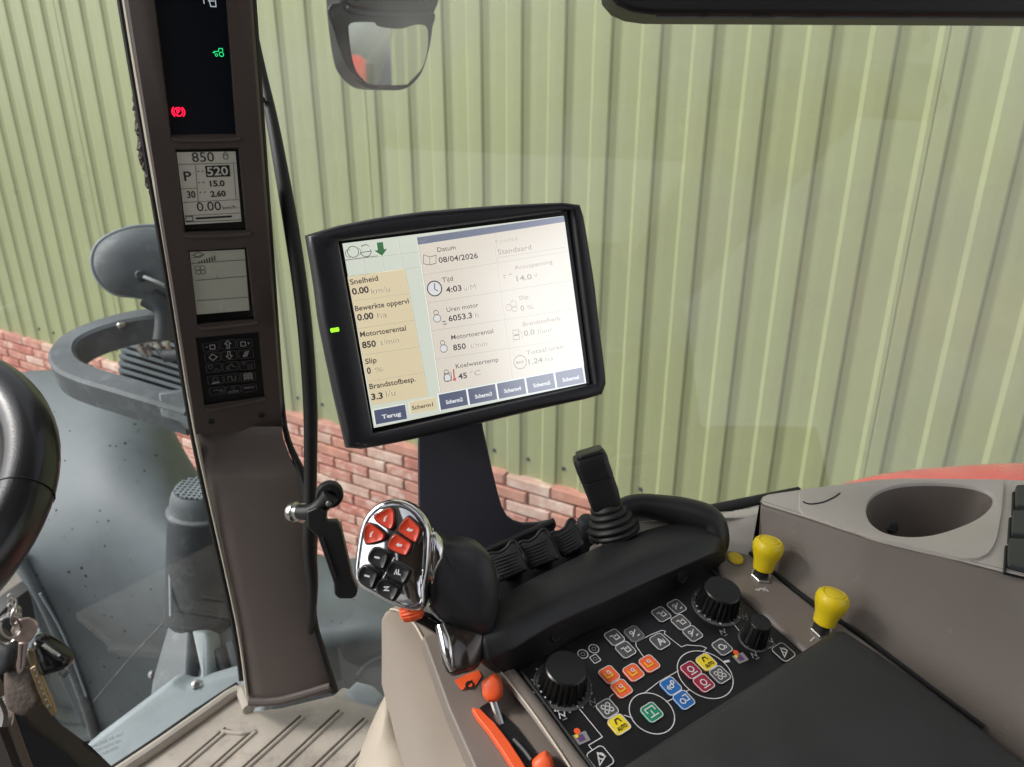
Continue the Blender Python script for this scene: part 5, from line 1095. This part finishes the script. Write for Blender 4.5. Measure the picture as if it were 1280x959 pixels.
# black slot
sl_ = [(600, 884), (610, 878), (625, 888), (645, 908), (668, 938), (690, 975), (700, 1010), (680, 1010), (655, 965), (632, 925), (615, 900)]
m = MB(); m.prism([C(x, y, -.0060) for x, y in sl_], -kn * .006); obj('slot', m, 'black_deep', ls, smooth=False)
st_ = [(590, 884), (600, 886), (618, 903), (636, 926), (655, 955), (680, 1005), (668, 1008), (648, 970), (628, 938), (610, 912), (596, 895)]
m = MB(); m.prism([C(x, y, -.0015) for x, y in st_], -kn * .006); obj('orange_strip', m, 'orange', ls, bevel=.0008)
m = MB(); m.tube([C(642, 924, -.003), C(655, 938, -.003), C(664, 950, -.003)], .0014, seg=6); obj('slot_mark', m, 'grey_key', ls)
pc = [(568, 851), (582, 844), (598, 838), (602, 846), (594, 858), (577, 863)]
m = MB(); m.prism([C(x, y, -.0072) for x, y in pc], kn * .0006); o = obj('orange_plate', m, 'orange', ls, smooth=False)
pr = Print(KF, -.0061); c = KF.uv(588, 850); pr.circ(c, .0030, .0016, 'print_black', 14); pr.line([(c[0] - .006, c[1] - .001), (c[0] + .004, c[1] + .003)], .001, 'print_black'); pr.build('plate_print', o)
def olever(px_, py_, tx, ty, w_, label, d_):
    t = thing('orange_lever', C(tx, ty, -.01), label, 'lever', 'orange levers in the curved slot')
    n_ = Vector((-.1, -.75, .65)).normalized(); fr_ = Frame(P(px_, py_, d_), RT, n_)
    o_ = [fr_.px(px_ + a * w_, py_ + b * w_) for a, b in ((-.95, -.55), (-.35, -1.1), (.25, -1.45), (.75, -.95), (1.0, -.1), (.95, .8), (.45, 1.25), (-.35, 1.3), (-.85, .75))]
    m = MB(); m.pillow(o_, n_, .015, dome=.28, rings=2); obj('lever_head', m, 'orange', t, angle=24, bevel=.0012)
    m = MB(); m.tube([P(px_ + 2, py_ + w_, d_ + .004), C(tx, ty, -.008)], .0032, seg=10); obj('stem', m, 'steel', t)
olever(614, 861, 626, 906, 13.5, 'orange lever standing at the front of the curved slot', .585)
olever(678, 960, 690, 1000, 14.5, 'orange lever cut off by the lower picture edge', .545)

# pale seat base piece at the very bottom
sb = thing('console_foot', P(470, 960, .62), 'pale beige rounded foot panel below the joystick console', 'panel')
q = [(484, 868, .70), (492, 905, .68), (503, 940, .66), (512, 1010, .60), (430, 1010, .64), (446, 950, .67), (462, 908, .69)]
m = MB(); m.pillow(sm([P(*a) for a in q], 3), Vector((-.1, -.95, .3)).normalized(), .03, dome=.12, rings=3); obj('foot_panel', m, 'beige_pale', sb, angle=70)

# ================================================================== RIGHT SIDE CONSOLE WITH CUP HOLDER
rc = thing('side_console', P(1150, 700, .68), 'taupe side console with a deep round cup holder', 'side console')
ZC = -.39
CT = lambda x, y, dz=0.0: onplane(x, y, Vector((0, 0, CAM.z + ZC + dz)), Vector((0, 0, 1)))
out_ = [(950, 627), (953, 621), (958, 619), (1010, 611), (1095, 600), (1128, 598), (1256, 600), (1300, 603), (1420, 612), (1500, 800), (1280, 722), (1160, 691), (1100, 676), (1073, 669), (1010, 648), (955, 632)]
cu = CT(1163, 638); cupr = .0625
elt = []
N_ = 64
topo = [CT(x, y) for x, y in out_]
def rs3(pts, n):
    d = [0]; P2 = pts + [pts[0]]
    for a, b in zip(P2, P2[1:]): d.append(d[-1] + (b - a).length)
    r = []
    for i in range(n):
        t = d[-1] * i / n; k = max(j for j in range(len(d)) if d[j] <= t + 1e-9); k = min(k, len(pts) - 1); r.append(P2[k].lerp(P2[k + 1], (t - d[k]) / (d[k + 1] - d[k])))
    return r
def order(pts, c): 
    return pts
# cup ellipse measured on the console top
ce = [(1083, 640), (1086, 625), (1098, 614), (1120, 606.5), (1150, 603.5), (1185, 604), (1215, 607.5), (1235, 614), (1242, 622), (1238, 634), (1222, 648), (1195, 660), (1165, 668.5), (1135, 670.5), (1108, 666), (1090, 655)]
cring = sm([CT(x, y) for x, y in ce], 5); cN = len(cring); cc = sum(cring, Vector()) / cN
def hit_poly(c, d, poly):
    best = None
    for a, b in zip(poly, poly[1:] + poly[:1]):
        e = b - a; den = d.x * e.y - d.y * e.x
        if abs(den) < 1e-12: continue
        t = ((a.x - c.x) * e.y - (a.y - c.y) * e.x) / den; s_ = ((a.x - c.x) * d.y - (a.y - c.y) * d.x) / den
        if t > 0 and -1e-6 <= s_ <= 1 + 1e-6 and (best is None or t < best): best = t
    return c + d * best
tray_o = [CT(x, y) for x, y in ((1000, 640), (1000, 612), (1095, 601), (1255, 601), (1252, 640), (1246, 672), (1238, 690), (1224, 697), (1205, 698), (1100, 673), (1050, 657))]
mid = [hit_poly(cc, (p - cc).normalized(), tray_o) for p in cring]
dz = Vector((0, 0, 1))
m = MB(); m.grid([[cc - dz * .118 + (p - cc) * .05 for p in cring], [p - dz * .118 + (cc - p) * .30 for p in cring], [p - dz * .112 + (cc - p) * .24 for p in cring], [p - dz * .02 + (cc - p) * .035 for p in cring], [p - dz * .004 + (cc - p) * .0065 for p in cring]], True); obj('cup_well', m, 'rail', rc, angle=60)  # darker than the tray, the shade inside the well painted in
m = MB(); m.grid([[p - dz * .02 + (cc - p) * .03 for p in cring], [p - dz * .004 + (cc - p) * .006 for p in cring], [p - dz * .0008 + (p - cc) * .005 for p in cring], [p + (p - cc) * .025 for p in cring], mid, [p - dz * .004 + (p - cc).normalized() * .001 for p in mid]], True, False)
obj('cup_tray', m, 'taupe', rc, angle=50)
# main shell top (below the tray insert by 2 mm) and front face
m = MB(); m.add([p - dz * .0025 for p in topo], [tuple(range(len(topo)))]); 
top_m = MB(); top_m.mi = []
low = {15: (957, 712, 0), 0: (955, 705, 0)}
edge = [(951, 629), (1010, 648), (1073, 669), (1100, 676), (1160, 691), (1225, 708), (1280, 722), (1420, 765)]
bot = [(947, 704), (990, 738), (1046, 775), (1080, 800), (1150, 850), (1225, 905), (1300, 965), (1420, 1060)]
r0 = [CT(x, y, -.0035) for x, y in edge]; r_1 = [p - dz * .0015 + Vector((-.25, -.9, 0)) * .0022 for p in r0]
rb_ = [C(x, y, -.004) for x, y in bot]
rin = [p + Vector((.2, .9, 0)) * .004 + dz * .0012 for p in r0]
rm = [a.lerp(b, .5) + Vector((.1, .35, 0)) * .010 for a, b in zip(r_1, rb_)]
cols = lambda r: [Vector(p) for p in catmull([tuple(p) for p in r], 4)]
m = MB(); m.add([r0[0], rb_[0], rb_[0] + Vector((.03, .14, -.02)), r0[0] + Vector((.03, .03, -.03))], [(0, 1, 2, 3)]); m.grid([cols(rin), cols(r0), cols(r_1), cols(r_1[:] if False else [a.lerp(b, .06) for a, b in zip(r_1, rb_)]), cols(rm), cols(rb_), cols([p - dz * .05 for p in rb_])]); obj('front_face', m, 'rail', rc, angle=60)  # darker taupe than the top: its shade is put into the colour
# top surface with the cup opening left free
o2 = [CT(x, y, -.0025) for x, y in [(951, 627), (954, 621), (960, 618.5), (1010, 611), (1095, 600), (1128, 598), (1256, 599.5), (1300, 602), (1420, 610), (1420, 765), (1280, 722), (1225, 708), (1160, 691), (1100, 676), (1073, 669), (1010, 648), (955, 631)]]
cm = [p - dz * .0025 for p in mid]; cc2 = cc - dz * .0025
om = [hit_poly(cc2, (p - cc2).normalized(), o2) for p in cm]
m = MB(); m.grid([[p + (cc2 - p) * .03 - dz * .003 for p in cm], [p + (cc2 - p) * .03 for p in cm], om], True); 
m.add([o2[0], o2[1], o2[2], o2[3], o2[15], o2[16]], [(0, 1, 2, 3, 4, 5)]); m.add([o2[7], o2[8], o2[9], o2[10]], [(0, 1, 2, 3)]); m.add([o2[6], o2[7], o2[10], o2[11]], [(0, 1, 2, 3)])
obj('top_surface', m, 'taupe', rc, smooth=False)  # paler than the front, window light put into the colour
m = MB(); m.grid([[p for p in o2[0:9]], [p - dz * .003 + Vector((0, .003, 0)) for p in o2[0:9]], [p - dz * .25 + Vector((0, .02, 0)) for p in o2[0:9]]]); obj('back_face', m, 'rail', rc, angle=40)
m = MB(); m.tube([CT(1004, 627, .0005), CT(1012, 630, .0005), CT(1028, 628, .0005), CT(1042, 622, .0005), CT(1050, 616.5, .0005)], .0008, smooth=4, seg=6); obj('cap_groove', m, 'black', rc)
m = MB(); m.lathe(CT(1185, 655, -.070), Vector((.2, -.3, 1)), [(.011, -.004), (.012, 0), (.006, .006), (.0, .007)], seg=14); obj('cup_foot', m, 'slate_key', rc)
m = MB(); m.lathe(CT(1112, 656, -.05), Vector((.2, -.3, 1)), [(.009, -.004), (.010, 0), (.005, .006), (.0, .007)], seg=14); obj('cup_foot', m, 'slate_key', rc)
m = MB(); m.tube([C(937, 691, -.001), C(975, 722, -.001), C(1020, 757, -.001), C(1075, 793, -.001), C(1160, 857, -.001), C(1230, 909, -.001)], .0022, smooth=3, seg=8); obj('joint_seal', m, 'black_deep', rc)
sbp = [((1268, 612), (1300, 612), (1300, 640), (1267, 639)), ((1264, 644), (1300, 645), (1300, 676), (1262, 674)), ((1259, 679), (1300, 682), (1300, 722), (1257, 712))]
for i, q in enumerate(sbp):
    qq = [CT(x, y, .003) for x, y in q]; c = sum(qq, Vector()) / 4
    m = MB(); m.prism([c + (p - c) * .98 for p in sm([CT(*a, -.003) for a in [lerp2(q[k], q[(k + 1) % 4], t) for k in range(4) for t in (.12, .88)]], 2)], dz * .0065); obj('rocker_switch', m, 'slate_key', rc, bevel=.0015)
    m = MB(); m.tube([p - dz * .004 for p in qq] + [qq[0] - dz * .004], .0014, seg=6); obj('switch_gap', m, 'black_deep', rc)

# inner ledge under the window with its rubber strip
lg = thing('window_ledge', P(925, 660, .80), 'short taupe ledge with black and silver strip where the window meets the consoles', 'ledge')
q = [(889, 654, .84), (905, 649, .84), (930, 643, .845), (957, 637, .85), (990, 632, .85), (990, 740, .790), (940, 704, .785), (912, 708, .785), (893, 702, .79), (886, 672, .81)]
m = MB(); m.prism([P(*a) for a in q], Vector((.1, .9, -.3)) * .03); obj('ledge_body', m, 'taupe', lg, bevel=.006, seg=4)
m = MB(); m.tube([P(880, 641, .90), P(915, 634, .90), P(955, 626, .90), P(1000, 617, .9)], .0085, seg=12, smooth=3); obj('rubber_strip', m, 'rubber', lg)
m = MB(); m.tube([P(885, 648, .868), P(915, 641, .868), P(955, 633.5, .868), P(1000, 625, .868)], .0020, seg=8, smooth=3); obj('silver_strip', m, 'steel', lg)

# ================================================================== FLOOR MAT
fm = thing('floor_mat', P(350, 930, 1.1), 'beige ribbed floor mat at the foot of the brown pillar', 'mat')
ZM = (P(350, 900, 1.10) - CAM).z
FL = lambda x, y, dz=0.0: onplane(x, y, Vector((0, 0, CAM.z + ZM + dz)), dz_)
dz_ = Vector((0, 0, 1))
o_ = [(150, 966), (200, 932), (255, 895), (299, 866), (305, 880), (312, 889), (352, 884), (418, 868), (428, 858), (470, 868), (530, 880), (560, 960), (560, 1100), (60, 1100)]
m = MB(); m.prism([FL(x, y) for x, y in o_], -dz_ * .02); obj('mat_sheet', m, 'mat', fm, bevel=.004, seg=3)
m = MB(); m.tube([FL(132, 976, .006), FL(195, 934, .006), FL(252, 894, .006), FL(296, 864, .006), FL(306, 874, .006), FL(311, 887, .006)], .009, smooth=3, seg=10); obj('mat_lip', m, 'mat', fm)
m = MB(); m.tube([FL(120, 976, -.003), FL(190, 930, -.003), FL(250, 888, -.003), FL(297, 857, -.003)], .006, smooth=3, seg=8); obj('sill_seal', m, 'rubber', fm)
for (a, b) in (((190, 990), (283, 911)), ((237, 985), (317, 914)), ((283, 980), (377, 896)), ((323, 985), (425, 889)), ((366, 985), (456, 899)), ((415, 980), (480, 912))):
    a_ = FL(*a); b_ = FL(*b); t = (b_ - a_).normalized(); s_ = t.cross(dz_)
    m = MB(); m.tube([a_ + s_ * .004 + dz_ * .0002, b_ + s_ * .004 + dz_ * .0002], .0032, seg=8); obj('ridge', m, 'mat', fm)
    m = MB(); m.box((a_ + b_) / 2 - s_ * .0018 + dz_ * .0008, (b_ - a_) / 2, s_ * .0016, dz_ * .0010); obj('groove', m, 'mat_groove', fm, smooth=False)
m = MB(); m.tube([FL(277, 914, .0015), FL(300, 917, .0015), FL(318, 913, .0015)], .003, seg=8, smooth=2); obj('ridge', m, 'mat', fm)
m = MB(); m.pillow([FL(x, y, .001) for x, y in ((430, 866), (445, 852), (468, 858), (482, 872), (470, 884), (445, 878))], dz_, .012, dome=.3); obj('corner_pad', m, 'grey_pale', fm, angle=60)

# ================================================================== PHONE HOLDER ARM ON THE PILLAR
ha = thing('clamp_arm', P(372, 640, .93), 'black clamp arm with a round end knob bolted beside the pillar', 'bracket')
AF = Frame(P(415, 680, .90), RT, Vector((.1, -1, .25)))
m = MB(); m.lathe(P(366, 640, .93), Vector((1, -.35, .1)), [(.011, -.004), (.013, 0), (.013, .004), (.010, .006), (.010, .010), (.0125, .011), (.0125, .015), (.006, .017), (.006, .03)], seg=20); obj('bolt', m, 'steel', ha)
m = MB(); m.tube([P(374, 640, .915), P(392, 640, .905), P(404, 630, .90), P(414, 618, .895)], [.009, .011, .010, .011], smooth=4, seg=14); obj('pivot', m, 'black', ha)
m = MB(); m.lathe(P(412, 618, .905), Vector((.25, -.95, .2)), [(.013, -.008), (.0165, -.005), (.0168, .004), (.015, .008), (.008, .0095), (.0065, .006)], seg=28); obj('end_knob', m, 'rubber', ha)
m = MB(); m.lathe(P(411, 629, .885), Vector((.1, -1, .1)), [(.0035, -.004), (.0035, .002), (.002, .003)], seg=10); obj('screw', m, 'steel', ha)
q = [(383, 640), (396, 634), (408, 640), (407, 652), (421, 652), (426, 662), (440, 722), (447, 738), (445, 746), (440, 749), (424, 749), (418, 744), (417, 730), (397, 672), (384, 660)]
m = MB(); m.prism([AF.px(x, y, .006) for x, y in q], -AF.n * .014); obj('arm', m, 'black', ha, bevel=.0022)
m = MB(); m.tube([AF.px(403, 672, .0075), AF.px(420, 722, .0075)], .0012, seg=6); obj('arm_rib', m, 'black_soft', ha)

# ================================================================== STEERING WHEEL AND KEYS
wc = P(-243, 643, .60); wn_ = Vector((.03, -.47, .9)).normalized()
st = thing('steering_wheel', wc, 'black leather steering wheel rim cut off by the left picture edge', 'steering wheel')
WF = Frame(wc, RT, wn_); RW = .166; rt2 = .0225
pts = [WF.w(RW * math.cos(2 * math.pi * i / 72), RW * math.sin(2 * math.pi * i / 72)) for i in range(72)]
rows = []
for i in range(73):
    a = 2 * math.pi * i / 72; rad = WF.u * math.cos(a) + WF.v * math.sin(a)
    rows.append([wc + rad * (RW + rt2 * math.cos(b)) + wn_ * rt2 * 1.05 * math.sin(b) for b in [2 * math.pi * k / 24 for k in range(24)]])
m = MB(); m.grid(rows, True); obj('rim', m, 'wheel_leather', st, angle=80)
for ang in (8, -22):
    a = RAD(ang); rad = WF.u * math.cos(a) + WF.v * math.sin(a); m = MB()
    m.tube([wc + rad * (RW + (rt2 + .0003) * math.cos(b)) + wn_ * (rt2 * 1.05 + .0003) * math.sin(b) for b in [2 * math.pi * k / 24 for k in range(25)]], .0007, seg=6); obj('seam', m, 'black_deep', st)
m = MB()
for i in range(60):
    a = RAD(-40 + i * 1.4); rad = WF.u * math.cos(a) + WF.v * math.sin(a); tg = wn_.cross(rad); b = RAD(152)
    c = wc + rad * (RW + (rt2 + .0004) * math.cos(b)) + wn_ * (rt2 * 1.05 + .0004) * math.sin(b); m.tube([c - tg * .0012 - wn_ * .001, c + tg * .0012 + wn_ * .001], .0005, seg=5)
obj('stitching', m, 'seam', st)
for ang in (90, 210, 330 - 12):
    a = RAD(ang); rad = WF.u * math.cos(a) + WF.v * math.sin(a); m = MB(); m.tube([wc - wn_ * .03 + rad * .03, wc - wn_ * .02 + rad * .1, wc + rad * (RW - .01)], [.022, .016, .012], smooth=4, seg=14, flat=.6); obj('spoke', m, 'black', st)
m = MB(); m.lathe(wc - wn_ * .05, wn_, [(.04, 0), (.055, .01), (.055, .025), (.045, .035), (.0, .04)], seg=36); obj('hub', m, 'black', st)
m = MB(); m.tube([wc - wn_ * .05, wc - wn_ * .15 + Vector((-.02, .02, 0)), wc - wn_ * .3 + Vector((-.06, .0, 0))], .045, seg=20); obj('column', m, 'black_soft', st)

kd = .47
ks = thing('key_bunch', P(20, 780, kd), 'bunch of keys with leather tab hanging below the steering wheel', 'keys')
def flat_shape(name, pts, d, mt, th=.002, lab=None, n_=None, parent=None):
    n_ = n_ or Vector((.15, -.95, .25)).normalized(); fr_ = Frame(P(pts[0][0], pts[0][1], d), RT, n_)
    m = MB(); m.prism([fr_.px(x, y) for x, y in pts], -n_ * th); return obj(name, m, mt, parent or ks, bevel=th * .25, seg=2, label=lab)
flat_shape('key_head', [(13, 789), (17, 780), (24, 774), (34, 773), (42, 776), (46.5, 782), (45, 791), (40, 799), (36, 804), (24, 805), (18, 800)], kd, 'nickel', .0024, 'pale pink nickel key head')
flat_shape('key_blade', [(23, 804), (35, 803), (33, 812), (31, 826), (29, 838), (25, 843), (21, 841), (20, 832), (22, 822)], kd + .001, 'nickel', .0018)
m = MB(); m.tube([P(28, 806, kd - .0012), P(27, 822, kd - .0012), P(26, 836, kd - .0012)], .0005, seg=5); obj('key_groove', m, 'black_deep', ks)
flat_shape('brass_blade', [(34, 812), (42, 814), (47, 824), (50, 840), (58, 860), (66, 878), (70, 892), (66, 896), (60, 888), (52, 872), (44, 852), (38, 832)], kd + .006, 'brass', .002)
flat_shape('brass_key', [(37, 836), (44, 832), (49, 846), (56, 866), (64, 884), (61, 889), (54, 880), (46, 862)], kd + .003, 'brass', .002)
for i in range(7):
    m = MB(); m.lathe(P(44 + i * 2.8, 838 + i * 7.4, kd + .001), Vector((.1, -1, .1)), [(.0008, -.001), (.0008, .0003), (.0004, .0005)], seg=8); obj('key_tooth', m, 'steel', ks)
m = MB(); q = [P(x, y, kd + .012) for x, y in ((40, 800), (50, 798), (64, 806), (78, 816), (86, 824), (86, 832), (78, 838), (64, 842), (54, 844), (46, 830))]; m.pillow(sm(q, 3), Vector((.1, -.95, .3)).normalized(), .012, dome=.5); obj('remote_fob', m, 'black_gloss', ks, angle=70)
m = MB(); m.tube([P(54, 806, kd + .004), P(66, 815, kd + .004), P(74, 820, kd + .006)], .0012, seg=8); obj('fob_clip', m, 'steel', ks)
m = MB(); m.tube([P(72, 842, kd + .008), P(79, 846, kd + .008), P(86, 838, kd + .01)], .001, seg=6, smooth=3); obj('fob_ring', m, 'steel', ks)
m = MB(); q = [P(x, y, kd + .012) for x, y in ((4, 840), (12, 832), (30, 836), (42, 842), (48, 862), (52, 876), (44, 888), (30, 896), (16, 892), (6, 880))]; m.pillow(sm(q, 3), Vector((.1, -.95, .3)).normalized(), .006, dome=.4); obj('leather_tab', m, 'fob_leather', ks, angle=70)
m = MB(); q = [P(x, y, kd + .006) for x, y in ((-8, 808), (6, 806), (17, 812), (18, 828), (10, 840), (-4, 842))]; m.pillow(sm(q, 3), Vector((.1, -.95, .3)).normalized(), .007, dome=.5); obj('dark_fob', m, 'slate_key', ks, angle=70)
for (x, y, rx_, ry_, tl_) in ((14, 782, 14, 16, 0), (10, 788, 14, 18, .5), (20, 770, 5, 12, .2)):
    q = [P(x + rx_ * math.cos(a) * math.cos(tl_) - ry_ * math.sin(a) * math.sin(tl_), y + rx_ * math.cos(a) * math.sin(tl_) + ry_ * math.sin(a) * math.cos(tl_), kd - .004 + .006 * math.cos(a)) for a in [2 * math.pi * k / 28 for k in range(29)]]
    m = MB(); m.tube(q, .0009, seg=8); obj('split_ring', m, 'steel', ks)
for i in range(5):
    m = MB(); c = P(14 + (i % 2) * 2, 748 + i * 6, kd + .004); q = [c + Vector((math.cos(a) * .0022 * (1 if i % 2 else .5), .001 * math.sin(a * 2), math.sin(a) * .0034)) for a in [2 * math.pi * k / 16 for k in range(17)]]; m.tube(q, .0006, seg=6); obj('chain_link', m, 'steel', ks)

# dashboard corner in the lower left
db = thing('dashboard_corner', P(20, 930, .62), 'black dashboard edge with a slim beige strip in the lower left corner', 'dashboard')
q = [(-60, 760, .60), (-10, 800, .60), (8, 842, .60), (22, 880, .61), (48, 912, .63), (84, 940, .65), (125, 975, .66), (150, 1010, .66), (-60, 1010, .58)]
m = MB(); m.prism([P(*a) for a in q], Vector((-.1, .6, -.5)) * .06); obj('dash_cover', m, 'black_soft', db, bevel=.006, seg=4)
q = [(-40, 800, .575), (-4, 862, .575), (8, 898, .575), (28, 962, .57), (40, 1010, .56), (-60, 1010, .56)]
m = MB(); m.prism([P(*a) for a in q], Vector((-.1, .6, -.5)) * .02); obj('dash_strip', m, 'trim', db, bevel=.003, seg=3)
m = MB(); m.tube([P(0, 872, .565), P(8, 890, .565), (P(6, 905, .565))], .005, smooth=3, seg=10); obj('cable_stub', m, 'steel', db)
